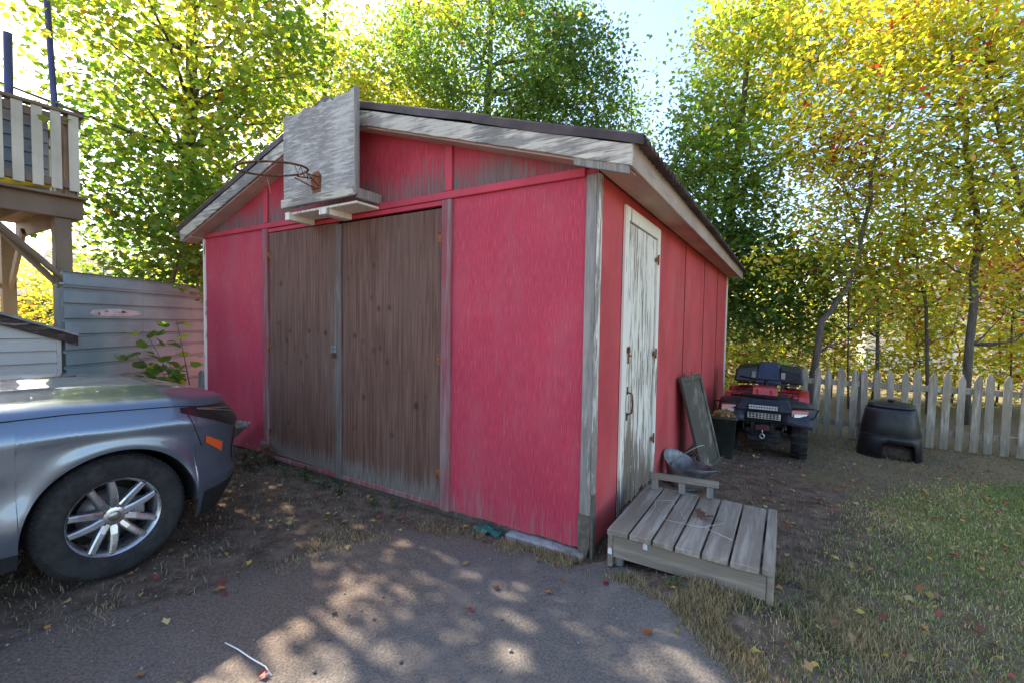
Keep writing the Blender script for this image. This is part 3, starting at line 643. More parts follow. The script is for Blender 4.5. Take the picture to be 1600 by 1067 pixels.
for i in range(9):
    for z in (.565, .590, .612): MB().box(-.178+i*.043, -.178+i*.043+.028, -.0255, -.0225, z-.008, z+.008).build('grille_slot', M['dark'], gr)
wn = MB(); wn.tube([(-.10, .0, .44), (.10, .0, .44)], .045, 14); wn.box(-.15, -.10, -.05, .05, .38, .50); wn.box(.10, .15, -.05, .05, .38, .50); wn.build('winch', qi, Q)
MB().box(-.09, .09, -.075, -.06, .40, .47).build('fairlead', plain('fairlead', (.10, .03, .035), .5, .3), Q, .004)
m = MB(); m.tube([(.028*math.cos(2*PI*i/14), -.085, .325+.030*math.sin(2*PI*i/14)) for i in range(15)], .009, 6, False); m.tube([(0, -.085, .355), (0, -.08, .41)], .009, 6); m.build('tow_hook', qs, Q)
MB().tube([(-.24, -.03, .345), (-.1, -.05, .335), (.1, -.05, .335), (.24, -.03, .345)], .014, 8).tube([(-.24, -.03, .345), (-.26, .05, .52)], .014, 8).tube([(.24, -.03, .345), (.26, .05, .52)], .014, 8).build('bumper_tube', qi, Q)
m = MB()
for x in (-.36, -.18, 0, .18, .36): m.tube([(x, .02, .835), (x, .6, .85)], .009, 6)
m.tube([(-.42, .02, .835), (.42, .02, .835), (.44, .6, .85), (-.44, .6, .85), (-.42, .02, .835)], .012, 8); m.build('front_rack', qi, Q)
tb = qbox('tool_box', qr, rect(-.16, .17, .10, .36, .845), rect(-.15, .16, .12, .35, .955), .012)
for x in (-.09, .09): MB().box(x-.012, x+.012, .085, .10, .87, .93).build('latch', qr, tb, .003)
m = MB(); m.tube([(0, .62, .75), (0, .74, .98)], .03, 10); m.tube([(-.38, .84, 1.02), (-.2, .76, 1.0), (.2, .76, 1.0), (.38, .84, 1.02)], .013, 8); m.build('handlebar', qi, Q)
qbox('fuel_tank', qb, rect(-.16, .16, .7, 1.05, .7), rect(-.1, .1, .74, 1.05, .90)); qbox('seat', qb, rect(-.16, .16, 1.05, 1.65, .70), rect(-.13, .13, 1.05, 1.6, .86), .03)
m = MB()
for x in (-.42, -.2, 0, .2, .42): m.tube([(x, 1.35, .87), (x, 1.95, .87)], .009, 6)
m.tube([(-.45, 1.35, .87), (.45, 1.35, .87), (.45, 1.95, .87), (-.45, 1.95, .87), (-.45, 1.35, .87)], .012, 8); m.build('rear_rack', qi, Q)
for s in (1, -1):
    bx = qbox('rack_box', qb, [(s*.14, 1.36, .885), (s*.52, 1.30, .885), (s*.52, 1.95, .885), (s*.14, 1.95, .885)], [(s*.16, 1.42, 1.14), (s*.49, 1.36, 1.10), (s*.49, 1.95, 1.12), (s*.16, 1.95, 1.16)], .035, seg=3)
    MB().box(min(s*.19, s*.25), max(s*.19, s*.25), 1.355, 1.372, .96, 1.06).build('latch', plain('grey_latch', (.3, .3, .31), .5), bx, .004)
qbox('backrest', plain('blue_vinyl', (.018, .028, .065), .38), [(-.21, 1.34, .87), (.21, 1.34, .87), (.20, 1.44, .87), (-.20, 1.44, .87)], [(-.155, 1.45, 1.21), (.155, 1.45, 1.21), (.15, 1.54, 1.21), (-.15, 1.54, 1.21)], .03, seg=3)
# ================================================================== small things by the shed front
TG = thing('tarp_scrap', 'crumpled scrap of teal tarpaulin tucked under the shed wall', 'tarp', W(-.78, -.05, .005), -YAW); TG.scale = (.85, .7, .7)
P = []; random.seed(5)
for i in range(13):
    row = []
    for j in range(7): row.append((-.14+.28*i/12, -.07+.13*j/6, .012+.05*math.sin(PI*i/12)*(.4+.6*math.sin(j*1.7+i*.9))**2+.008*random.random()))
    P.append(row)
o = MB().grid(P).build('sheet', plain('teal_tarp', (.025, .14, .12), .55, 0, .3, 20), TG); o.modifiers.new('t', 'SOLIDIFY').thickness = .002
LG = thing('old_timber', 'split grey weathered timber end propped against the shed near the car', 'timber', W(-4.0, -.24, .0), -YAW); LG.scale = (1.15, 1.15, 1.3)
random.seed(8)
for i in range(6):
    y = -.10+i*.035; r = .018+.008*random.random(); MB().tube([(-.32, y-.02, .03), (-.05, y, .22+random.uniform(-.02, .02)), (.18, y+.02, .36+random.uniform(-.04, .03))], [r*1.2, r*1.1, r*.55], 6).build('splinter', M['bare_z'], LG)
m = MB(); m.beam((-.34, -.02, .02), (.16, .0, .33), .20, .05); m.build('timber_core', M['bare_z'], LG, .01)
CB = thing('plastic_strap', 'thin white plastic strap lying on the sunny asphalt', 'strap', gp(350, 1008, 0) + Vector((0, 0, .016)))
c0 = gp(350, 1008, 0); pts = [gp(a, b, 0)-c0 for a, b in ((352, 1010), (372, 1022), (392, 1036), (415, 1048), (424, 1060))]
MB().tube([(p.x, p.y, .004+.006*math.sin(i)) for i, p in enumerate(pts)], .0032, 6).build('strap', plain('white_plastic', (.75, .74, .72), .5), CB)
PS = thing('grey_stake', 'short weathered grey plank standing at the shed corner by the metal fence', 'stake', W(-5.03, -.03, 0), -YAW)
MB().prism([(-.055, -.05), (.045, -.05), (.045, .88), (.01, .90), (-.055, .87)], lambda a, b: (a, -.012, b), lambda a, b: (a, .012, b)).build('plank', M['bare_z'], PS, .003)
# ================================================================== SUV
CA = math.radians(58.5)
SV = thing('parked_suv', 'blue-grey metallic SUV with alloy wheels parked nose towards the shed', 'car', (-2.3-.89*math.sin(CA), 2.6+.89*math.cos(CA), 0), CA)
def paint():
    t = NT('blue_grey_metallic'); n = t.noise(t.vec(), 900, 2); d = t.noise(t.vec(), 3, 4)
    t.b.inputs['Coat Weight'].default_value = 1; t.b.inputs['Coat Roughness'].default_value = .035
    x, y, z = t.xyz(); dust = t.math('MULTIPLY', t.ramp(z, .25, .75, .55, 0), t.ramp(d, .35, .7))
    c = t.mix(t.ramp(n, .35, .65), (.14, .18, .24), (.16, .20, .262)); c = t.mix(dust, c, (.22, .19, .165))
    return t.done(c, t.ramp(d, .3, .7, .27, .36), .72, .5)
cpaint = paint(); cblk = plain('car_black_trim', (.017, .017, .018), .5, 0, .3, 30); cgls = plain('car_glass', (.02, .025, .028), .06, 0, .1, 3, .6, coat=1)
cgloss = plain('gloss_black', (.010, .010, .012), .08, 0, .1, 5, .6, coat=1); cchr = plain('chrome', (.75, .76, .78), .12, 1, .05); calloy = plain('alloy_silver', (.55, .555, .57), .28, .9, .08, 8)
HW = .915
def outline():
    pts = [(-3.70, 0.0)]
    th = [PI/2*i/14 for i in range(14, -1, -1)]
    for a in th: pts.append((-3.25-.45*math.sin(a)**(2/3.2), HW*max(0, math.cos(a))**(2/3.2)))
    xs = list(np.arange(-3.20, .30, .03)); pts += [(x, HW) for x in xs]
    for i in range(0, 27):
        a = PI/2*i/26; pts.append((.30+.60*math.sin(a)**(2/2.6), HW*max(0, math.cos(a))**(2/2.6)))
    return np.array(pts[1:])
OL = outline(); seg = np.hypot(np.diff(OL[:, 0]), np.diff(OL[:, 1])); TT = np.concatenate([[0], np.cumsum(seg)])
def tat(x): 
    i0 = 15; return float(np.interp(x, OL[i0:, 0], TT[i0:]))
def shoulder(x):                                   # height of the hood edge or belt line
    return float(np.interp(x, [-3.7, -3.2, -1.2, -.7, -.2, .3, .57, .76, .90], [1.0, 1.06, 1.04, 1.035, 1.03, 1.0, .965, .92, .86]))
def prof(z, x):                                    # how far the skin lies inside the outline
    zs = shoulder(x); f = (z-.2)/(zs-.2)
    d = .055*max(0, (.35-f)/.35)**1.5+.060*max(0, (f-.80)/.20)**2.2+.012*math.exp(-((f-.74)/.06)**2)*0
    d += .018*math.exp(-((f-.50)/.13)**2)-.012*math.exp(-((f-.83)/.05)**2)
    if x > .3: d += .10*((x-.3)/.60)**2*max(0, (.30-f)/.30)
    for ax in (0, -2.725):
        r = math.hypot(x-ax, z-.36); d -= .020*math.exp(-((r-.415)/.06)**2) if x < .55 else 0
    return d
def surf(t, z, off=0.0, side=1):
    x = float(np.interp(t, TT, OL[:, 0])); y = float(np.interp(t, TT, OL[:, 1])); e = .012
    x2 = float(np.interp(t+e, TT, OL[:, 0])); y2 = float(np.interp(t+e, TT, OL[:, 1])); x1 = float(np.interp(t-e, TT, OL[:, 0])); y1 = float(np.interp(t-e, TT, OL[:, 1]))
    tx, ty = x2-x1, y2-y1; l = math.hypot(tx, ty) or 1; nx, ny = -ty/l, tx/l
    if ny < -.01 or (abs(ny) < .3 and nx*x < 0): nx, ny = -nx, -ny
    d = off-prof(z, x); return (x+nx*d, side*max(0, (y+ny*d)), z)
ARC = .405
def zbot(x):
    for ax in (0, -2.725):
        if abs(x-ax) < ARC: return .36+math.sqrt(max(0, ARC**2-(x-ax)**2))
    return float(np.interp(x, [-3.7, -3.2, .40, .7, .96], [.36, .30, .215, .215, .26]))
tl = sorted(set([round(t, 4) for t in TT]+[round(tat(a+s), 4) for a in (0, -2.725) for s in (-ARC-.0005, -ARC+.0005, ARC-.0005, ARC+.0005)]+[round(tat(a+ARC*math.sin(q)), 4) for a in (0, -2.725) for q in np.linspace(-1.5, 1.5, 29)]))
def hoodz(x, y, zs):
    yy = abs(y)/HW; crown = float(np.interp(x, [-.9, -.6, .3, .7, .93, .97], [.115, .11, .105, .075, .01, 0]))
    rib = .014*math.exp(-((yy-.62)/.09)**2)*(1 if -.7 < x < .7 else 0)
    return zs+crown*(1-yy**2.4)+rib
ROWS = 18; HOODN = 12
def body_half(side):
    rows = []
    for t in tl:
        x = float(np.interp(t, TT, OL[:, 0])); zb = zbot(x); zs = shoulder(x); r = [surf(t, zb+(zs-zb)*(j/ROWS), 0, side) for j in range(ROWS+1)]
        xe, ye, ze = r[-1]
        for k in range(1, HOODN+1):
            y = ye*(1-k/HOODN); r.append((xe, y, hoodz(xe, y, zs) if x > -.95 else zs+.02))
        rows.append(r)
    return rows
for side in (1, -1):
    rows = body_half(side); mb = MB(); mc = MB(); m_ = len(rows[0])
    vs = [p for r in rows for p in r]; fb_ = []; fc_ = []
    for i in range(len(rows)-1):
        for j in range(m_-1):
            q = (i*m_+j, (i+1)*m_+j, (i+1)*m_+j+1, i*m_+j+1); z = sum(vs[k][2] for k in q)/4; x = sum(vs[k][0] for k in q)/4
            low = z < .335 and x < .42
            (fc_ if low and j < ROWS else fb_).append(q if side > 0 else q[::-1])
    def sub(fs, name, mat):
        used = sorted({k for f in fs for k in f}); mp = {k: i for i, k in enumerate(used)}
        o = MB().add([vs[k] for k in used], [tuple(mp[k] for k in f) for f in fs], True).build(name, mat, SV, fix=False)
        return o
    bo = sub(fb_, 'body_side', cpaint); sub(fc_, 'lower_cladding', cblk)
    # arch lips and liners
    for ax in (0, -2.725):
        P = []; L = []
        for q in np.linspace(-PI*.02, PI*1.02, 31):
            x = ax+ARC*math.cos(q); z = .36+ARC*math.sin(q); p = surf(tat(x), z, .0, side); P.append([p, (p[0], p[1]-side*.035, z)])
            L.append([(x, p[1]-side*.03, z), (x, side*.45, z)])
        MB().grid(P).build('arch_lip', cpaint, SV); MB().grid(L).build('arch_liner', cblk, SV)
    # patches laid on the skin
    def patch(name, mat, t0, t1, lo, hi, off, n=14, k=5, parent=SV):
        P = [[surf(t0+(t1-t0)*i/n, lo(i/n)+(hi(i/n)-lo(i/n))*j/k, off, side) for j in range(k+1)] for i in range(n+1)]
        o = MB().grid(P, True, side < 0).build(name, mat, parent, fix=False); return o
    ta, tb_ = tat(.33), tat(.76)
    hz = lambda f: .955-.055*f
    hl = patch('headlight', cgloss, ta, tb_+.30, lambda f: .928-.160*min(1, f*2.1)+.0*f, lambda f: .958-.035*f, .004, 26, 6)
    for q, w in ((.30, .010), (.62, .008)): patch('light_strip', cchr, ta+.10, tb_+.24, lambda f: .935-.035*f-.085*q*min(1, f*2), lambda f: .935-.035*f-.085*q*min(1, f*2)+w, .008, 20, 2, hl)
    patch('side_marker', plain('amber_lens', (.75, .10, .015), .25, 0, .1, coat=1), tat(.47), tat(.60), lambda f: .705-.095*f, lambda f: .752-.075*f, .006, 6, 2)
    patch('fog_pocket', cgloss, tat(.74), tat(.76)+.22, lambda f: .50, lambda f: .74-.05*f, .004, 10, 4)
    patch('fog_trim', cchr, tat(.725), tat(.742), lambda f: .47+.02*f, lambda f: .66, .006, 3, 6)
    patch('grille', cgloss, tat(.76)+.30, TT[-1], lambda f: .55, lambda f: .80, .005, 12, 4)
    patch('lower_valance', cblk, tat(.46), TT[-1], lambda f: .205+.03*f, lambda f: .375, .007, 26, 4)
    # hood shut line, bumper joint, door gaps
    seam = M['dark']
    MB().tube([surf(tat(x), shoulder(x)-.030-.0*x, .0005, side) for x in np.linspace(-.72, .60, 26)], .0035, 5).build('hood_gap', seam, SV)
    MB().tube([surf(tat(.36)+f*.10, .925-.27*f, .0004, side) for f in np.linspace(0, 1, 10)][:9], .003, 5).build('bumper_gap', seam, SV)
    for xd in (-.60, -1.62): MB().tube([surf(tat(xd-.04*(1-abs(f-.5)*2)), .34+(shoulder(xd)-.34)*f, .0003, side) for f in np.linspace(0, 1, 14)], .004, 5).build('door_gap', seam, SV)
    for xd in (-1.45, -2.45): MB().tube([surf(tat(xd), .90, .004, side), surf(tat(xd+.03), .90, .035, side), surf(tat(xd+.17), .90, .035, side), surf(tat(xd+.20), .90, .004, side)], .011, 8).build('door_handle', cpaint, SV)
    # mirror
    mx = MB(); c = (-.80, side*1.0, 1.10)
    loft(mx, [[(c[0]+a*.10*s_, c[1]+side*(-.10+.2*w_), c[2]+b*.08*s_) for a, b in ((1, 0), (.7, .7), (0, 1), (-.8, .8), (-.9, 0), (-.8, -.8), (0, -.9), (.7, -.6))] for w_, s_ in ((0, .5), (.2, .9), (.6, 1), (.9, .8), (1, .4))])
    mx.build('door_mirror', cpaint, SV)
# greenhouse
def gsec(x):
    zt = float(np.interp(x, [-3.60, -3.3, -2.9, -2.2, -1.6, -1.35, -.62], [1.10, 1.38, 1.60, 1.655, 1.645, 1.60, 1.10])); wt = float(np.interp(x, [-3.6, -2.9, -1.4, -.62], [.70, .62, .62, .76])); return zt, wt
gl = MB(); rows = []
for x in np.linspace(-3.60, -.62, 44):
    zt, wt = gsec(x); zb = shoulder(x)-.005; wb = .865; r = []
    for j in range(7): f = j/6; r.append((x, wb+(wt-wb)*f, zb+(zt-.03-zb)*f))
    for j in range(1, 9): f = j/8; r.append((x, wt*math.cos(f*PI/2)*1.0 if False else wt*(1-f), zt-.03+.03*math.sin(f*PI/2)))
    rows.append(r+[(a, -b, c) for a, b, c in r[::-1][1:]])
o = MB().grid(rows).build('cabin_glass', cgls, SV)
def pillar(pts, w, name): MB().tube(pts, w, 6).build(name, cpaint, SV)
rf = MB(); P = []
for x in np.linspace(-3.15, -1.40, 16):
    zt, wt = gsec(x); P.append([(x, wt*1.02*(1-2*j/10), zt+.008+.012*(1-(1-2*j/10)**2)-.03*abs(1-2*j/10)**6) for j in range(11)])
rf.grid(P).build('roof', cpaint, SV)
for s in (1, -1):
    pillar([(-.60, s*.80, 1.09), (-1.0, s*.73, 1.36), (-1.40, s*.635, 1.605)], .030, 'front_pillar')
    pillar([(-1.40, s*.635, 1.605), (-2.2, s*.635, 1.64), (-3.0, s*.63, 1.575), (-3.45, s*.70, 1.28), (-3.6, s*.74, 1.06)], .035, 'roof_rail')
    pillar([(-1.75, s*.87, 1.03), (-1.8, s*.63, 1.63)], .035, 'middle_pillar')
    MB().tube([(-.60, s*.885, 1.035), (-1.6, s*.885, 1.042), (-3.3, s*.86, 1.065)], .010, 6).build('belt_trim', cchr if s < 0 else cchr, SV)
P = [[(-.60-.13*f, .80*(1-2*j/10), 1.095+.045*(1-(1-2*j/10)**2)-.012*f) for j in range(11)] for f in (0, .5, 1)]
MB().grid(P).build('cowl', cblk, SV)
for y0, y1 in ((-.70, -.05), (-.02, .60)): MB().tube([(-.60, y0, 1.125), (-.64, (y0+y1)/2, 1.165), (-.70, y1, 1.175)], .010, 6).build('wiper', cblk, SV)
MB().box(-3.4, .55, -.62, .62, .24, .34).build('underbody', cblk, SV, .02)
M['LUG'] = plain('lug_nut_steel', (.25, .25, .26), .3, .9); M['disc'] = plain('brake_disc_steel', (.22, .2, .19), .45, .8); M['calip'] = plain('caliper_cast', (.3, .29, .28), .5, .6); M['cap'] = plain('cap_grey', (.35, .35, .36), .3, .8); M['badge'] = plain('gold_badge', (.45, .33, .12), .3, .8)
def wheel(x, s):
    Mx = Matrix.Translation((x, s*.778, .362)) @ Matrix.Rotation(-s*PI/2, 4, 'X')        # local +z points outwards
    w = .1125; R = .362
    tp = [(.222, -.10), (.235, -.112), (.30, -w-.004), (.34, -w+.008), (.356, -.082), (R, -.06), (R, -.032), (R-.007, -.030), (R-.007, -.024), (R, -.022), (R, -.003), (R-.007, -.001), (R-.007, .005), (R, .007), (R, .030), (R-.007, .032), (R-.007, .038), (R, .040), (R, .06), (.356, .082), (.34, w-.006), (.33, w+.000), (.325, w+.003), (.30, w+.005), (.27, w+.004), (.245, w+.001), (.235, w-.004), (.228, w-.010), (.222, w-.02)]
    ty = MB().lathe(tp, 72, Mx).build('tyre', M['rubber'], SV)
    m = MB()
    for i in range(72):
        a = 2*PI*i/72; m.hexa([Mx @ Vector((rr*math.cos(a+da), rr*math.sin(a+da), zz)) for rr, da, zz in ((.336, 0, .1085), (.336, .030, .1085), (.3555, .030, .079), (.3555, 0, .079))], [Mx @ Vector((rr*math.cos(a+da), rr*math.sin(a+da), zz)) for rr, da, zz in ((.338, 0, .1135), (.338, .030, .1135), (.3605, .030, .083), (.3605, 0, .083))])
    m.build('shoulder_tread', M['rubber'], ty, kind='stuff')
    rim = MB().lathe([(.205, -.09), (.200, -.02), (.203, .06), (.212, .085), (.226, .098), (.232, .104), (.232, .099), (.222, .088)], 64, Mx).build('rim', calloy, SV)
    MB().lathe([(.0, -.015), (.15, -.015), (.15, -.028), (.07, -.028)], 40, Mx).build('brake_disc', M['disc'], SV)
    MB().lathe([(.19, -.06), (.0, -.06)], 32, Mx).build('hub_back', M['dark'], SV)
    m = MB(); m.hexa([Mx @ Vector(p) for p in ((.08, -.06, -.02), (.165, -.05, -.02), (.165, .06, -.02), (.08, .06, -.02))], [Mx @ Vector(p) for p in ((.08, -.06, .025), (.165, -.05, .025), (.165, .06, .025), (.08, .06, .025))]); m.build('brake_caliper', M['calip'], SV, .008)
    for k in range(5):
        for q in (-1, 1):
            b0 = PI/2+2*PI*k/5+.31; a0 = b0+q*.36; a1 = b0+q*.235; i_, o_ = .045, .212; wi, wo = .022, .0165
            def sp(r, a, ww, z): 
                c, s_ = math.cos(a), math.sin(a); return Mx @ Vector((r*c-ww*s_, r*s_+ww*c, z))
            zf = (.078, .088, .090); P = []
            for f, zt, dz in ((0, .072, .045), (.35, .084, .035), (.75, .090, .028), (1, .092, .024)):
                r = i_+(o_-i_)*f; a = a0+(a1-a0)*f**.8; ww = wi+(wo-wi)*f
                P.append([sp(r, a, -ww*1.25, zt-dz), sp(r, a, -ww, zt-.006), sp(r, a, -ww*.55, zt), sp(r, a, ww*.55, zt), sp(r, a, ww, zt-.006), sp(r, a, ww*1.25, zt-dz)])
            MB().grid(P, False).build('spoke', calloy, rim)
    MB().lathe([(.0, .074), (.050, .074), (.062, .068), (.066, .045), (.075, .04), (.075, .0)], 32, Mx).build('hub', calloy, rim)
    MB().lathe([(.0, .0795), (.027, .079), (.031, .074)], 24, Mx).build('centre_cap', M['cap'], rim)
    bt = [(-.020, -.0045), (-.007, -.0045), (-.007, -.008), (.007, -.008), (.007, -.0045), (.020, -.0045), (.020, .0045), (.007, .0045), (.007, .008), (-.007, .008), (-.007, .0045), (-.020, .0045)]
    MB().prism(bt, lambda a, b: Mx @ Vector((a, b, .0796)), lambda a, b: Mx @ Vector((a, b, .0815))).build('badge', M['badge'], rim)
    for k in range(5):
        a = PI/2+2*PI*k/5+.31+PI/5; c = (.057*math.cos(a), .057*math.sin(a))
        MB().lathe([(0, .080), (.0075, .080), (.0095, .076), (.0095, .062)], 6, Mx @ Matrix.Translation((c[0], c[1], 0)), False).build('lug_nut', M['LUG'], rim)
for x in (0, -2.725):
    for s in (1, -1): wheel(x, s)
# ================================================================== raised deck on the left
DK = thing('raised_deck', 'raised brown timber deck on posts with cream board railing', 'deck', W(-5.9, 0, 0), -YAW)
dbr = woodpaint('brown_deck_paint', (.20, .135, .085), (.22, .18, .14), gs=(20, 1.5, 20), wear=.66, soft=.1, bump=.25); dbz = woodpaint('brown_post_paint', (.22, .155, .10), (.22, .18, .14), gs=(20, 20, 1.5), wear=.66, soft=.1, bump=.25)
crm = woodpaint('cream_railing_paint', (.56, .48, .36), (.3, .25, .19), gs=(20, 20, 1.5), wear=.72, soft=.08, bump=.2)
V0, V1 = -4.6, -.84
def dbx(name, x0, x1, y0, y1, z0, z1, mat, b=.004): return MB().box(x0, x1, y0, y1, z0, z1).build(name, mat, DK, b)
dbx('rim_beam', -.04, 0, V0, V1, 2.63, 2.845, dbr); dbx('rim_beam', -2.6, -.041, V1-.04, V1, 2.63, 2.845, dbr); dbx('rim_beam', -2.6, -.041, V0, V0+.04, 2.63, 2.845, dbr)
y = V0+.1
while y < V1-.1: dbx('joist', -2.6, -.045, y, y+.04, 2.66, 2.83, M['rot'] if False else dbr); y += .40
i = 0; x = -2.6
while x < -.0: dbx('floor_board', x, x+.135, V0+.01, V1+.02, 2.846, 2.876, dbr, .003); x += .142
dbx('top_rail', -.075, .03, V0, V1+.02, 3.775, 3.81, dbr); dbx('upper_rail', -.05, -.012, V0, V1, 3.66, 3.75, dbr); dbx('lower_rail', -.05, -.012, V0, V1, 2.965, 3.05, dbr)
dbx('top_rail', -2.6, -.076, V1-.085, V1+.02, 3.775, 3.81, dbr); dbx('lower_rail', -2.6, -.09, V1-.05, V1-.012, 2.965, 3.05, dbr)
y = V1-.07
while y > V0: dbx('baluster', -.0115, .012, y-.043, y+.043, 2.935, 3.774, crm, .003); y -= .146
x = -.2
while x > -2.6: dbx('baluster', x-.043, x+.043, V1-.0115, V1+.012, 2.935, 3.774, crm, .003); x -= .146
dbx('rail_post', -.14, -.051, V1-.14, V1-.052, 2.877, 3.774, dbz); dbx('rail_post', -.14, -.051, -2.6, -2.51, 2.877, 3.774, dbz)
for (x, y) in ((-.11, -1.0), (-.11, -2.9), (-.11, -4.4), (-2.4, -1.0), (-2.4, -2.9)): dbx('post', x-.07, x+.07, y-.07, y+.07, -.2, 2.629, dbz, .006)
def brc(p, q): MB().beam(p, q, .04, .12, (1, 0, 0)).build('brace', dbr, DK, .004)
brc((.021, -.93, 1.84), (.021, -1.75, 2.72)); brc((-.60, -.95, 2.62), (-.13, -.98, 1.95)); brc((-.11, -1.06, 1.9), (-.11, -1.65, 2.63)); brc((-2.3, -1.0, 1.9), (-1.6, -1.0, 2.62)); brc((-2.4, -1.06, 1.9), (-2.4, -1.6, 2.6))
# box behind the railing
TBX = thing('deck_box', 'blue-grey lap sided box standing on the deck behind the railing', 'box', W(-6.1, -1.05, 2.876), -YAW)
lap = plain('blue_grey_siding', (.20, .235, .28), .6, 0, .15, 4)
MB().box(-1.2, -.02, -3.4, -.02, 0, .86).build('box_core', lap, TBX, .004)
for k in range(6): MB().hexa([(-.0195, -3.4, .01+k*.142), (.012, -3.4, .01+k*.142), (.012, -.02, .01+k*.142), (-.0195, -.02, .01+k*.142)], [(-.0195, -3.4, .15+k*.142), (-.012, -3.4, .15+k*.142), (-.012, -.02, .15+k*.142), (-.0195, -.02, .15+k*.142)]).build('lap_board', lap, TBX, .001)
MB().box(-1.25, .02, -3.45, .01, .861, .895).build('lid', lap, TBX, .006)
KY_ = thing('yellow_kayak', 'yellow plastic kayak lying on the deck floor by the railing', 'kayak', W(-5.99, -1.95, 2.878), -YAW)
m = MB(); secs = []
for i in range(17):
    f = i/16; w = .055*math.sin(PI*max(.03, min(.97, f)))**.6; h = .16*math.sin(PI*max(.03, min(.97, f)))**.5
    secs.append([(w*math.cos(a), -1.0+2.0*f, .08+h*.5*math.sin(a)+(.05*(2*f-1)**4)) for a in [2*PI*k/14 for k in range(14)]])
loft(m, secs); m.build('hull', plain('yellow_plastic', (.72, .50, .03), .35, 0, .1), KY_)
blue = plain('indigo_painted_pole', (.04, .042, .12), .5, 0, .2)
for nm, a, b, lab in (('blue_pole', (12, 158, 5.55), (12, 52, 5.55), 'short straight indigo blue pole standing on the deck'), ('blue_pole', (93, 170, 5.6), (70, -40, 5.6), 'tall leaning indigo blue pole rising above the deck railing')):
    p, q = dp(*a), dp(*b); base = Vector((p.x, p.y, 2.877)); t = thing(nm, lab, 'pole', base)
    MB().tube([(0, 0, 0), q-base], .032 if 'tall' in lab else .042, 12).build('pole_tube', blue, t)
    MB().lathe([(.07, 0), (.07, .012), (.045, .02)], 16).build('base_flange', blue, t)
# ================================================================== small white outbuilding
WS = thing('outbuilding', 'low white clapboard outbuilding with peeling brown rake under the deck', 'outbuilding', W(-5.5, -1.19, 0), -YAW)
wcl = woodpaint('cream_white_clapboard', (.62, .575, .50), (.35, .3, .25), gs=(20, 1.5, 20), wear=.78, soft=.06, bump=.15, paint2=(.55, .51, .44))
apx, slp = -1.30, .39                               # ridge place along the wall
def wz(y): return 1.30+slp*(min(0, y)*-1) if y > apx else 1.30+slp*(-apx)-slp*(apx-y)
MB().prism([(0, 0), (-2.6, 0), (-2.6, 1.30), (apx, wz(apx)), (0, 1.30)], lambda a, b: (-1.3, a, b), lambda a, b: (-.02, a, b)).build('wall_core', wcl, WS)
k = 0; z = .02
while z < 1.78:
    z1 = z+.128
    def yr(zz): return 0 if zz <= 1.30 else -(zz-1.30)/slp
    ya, yb = yr(z), yr(z1); yl, ylb = -2.6-ya if z > 1.3 else -2.6, -2.6-yb if z1 > 1.3 else -2.6
    if ya-yl > .1:
        if yb < ylb+.02: yb = ylb = (ya+yl)/2
        MB().hexa([(-.0195, yl, z), (.010, yl, z), (.010, ya, z), (-.0195, ya, z)], [(-.0195, ylb, z1-.001), (-.012, ylb, z1-.001), (-.012, yb, z1-.001), (-.0195, yb, z1-.001)]).build('clapboard', wcl, WS, .001)
    z = z1
MB().box(-.0195, .016, .001, .035, 0, 1.29).build('corner_board', wcl, WS, .002)
rk = woodpaint('peeling_brown_rake', (.075, .045, .035), (.33, .29, .25), gs=(22, 3, 22), wear=.53, soft=.04, bump=.5)
for s in (1, -1):
    a = (.16 if s > 0 else -2.76); b = apx
    za = 1.30-slp*.16; zb = wz(apx)
    MB().prism([(a, za-.02), (b, zb-.02), (b, zb+.075), (a, za+.075)], lambda p, q: (.018, p, q), lambda p, q: (.05, p, q)).build('rake_board', rk, WS, .003)
    MB().prism([(a, za+.078), (b, zb+.078), (b, zb+.105), (a, za+.105)], lambda p, q: (-1.4, p, q), lambda p, q: (.09, p, q)).build('roof_sheet', plain('grey_roof_felt_%d' % s, (.30, .30, .29), .8, 0, .3, 12, bump=.2), WS, .003)
# ================================================================== corrugated metal fence
MF = thing('metal_fence', 'blue-grey ribbed sheet metal fence between outbuilding and shed', 'fence', (-4.72, 4.76, 0), 0)
def mfmat():
    t = NT('painted_sheet_metal'); n0 = t.noise(t.vec((1, 1, 1)), 1.7, 5); n1 = t.noise(t.vec((4, 1.2, 14)), 2, 5); n2 = t.noise(t.vec(), 16, 5)
    c = t.mix(t.ramp(n0, .3, .7), (.20, .31, .33), (.31, .43, .44)); c = t.mix(t.ramp(n1, .55, .75, 0, .5), c, (.20, .20, .19)); c = t.mix(t.ramp(n2, .69, .74), c, (.17, .10, .07))
    return t.done(c, .6, 0, .3)
mfm = mfmat()
def rib_profile():
    pr = [] ; z = .02
    while z < 1.86:
        pr += [(0, z), (0, z+.118), (.028, z+.122), (.028, z+.148), (0, z+.160)]; z += .166
    return pr
for y0, y1 in ((0, 1.02), (1.01, 2.05), (2.04, 3.3)):
    pr = rib_profile(); o = MB().grid([[(-a+(.003 if y0 == 1.01 else 0)+.006*math.sin(y*3+b*2), y, b) for a, b in pr] for y in np.linspace(y0, y1, 9)], False, True).build('metal_sheet', mfm, MF); o.modifiers.new('t', 'SOLIDIFY').thickness = .003
for y in (.05, 1.6, 3.2): MB().box(-.14, -.05, y, y+.09, -.2, 1.82).build('post', M['bare_z'], MF, .004)
MB().box(-.030, .016, -.02, 3.3, 1.862, 1.88).build('top_cap', mfm, MF, .003)
random.seed(2)
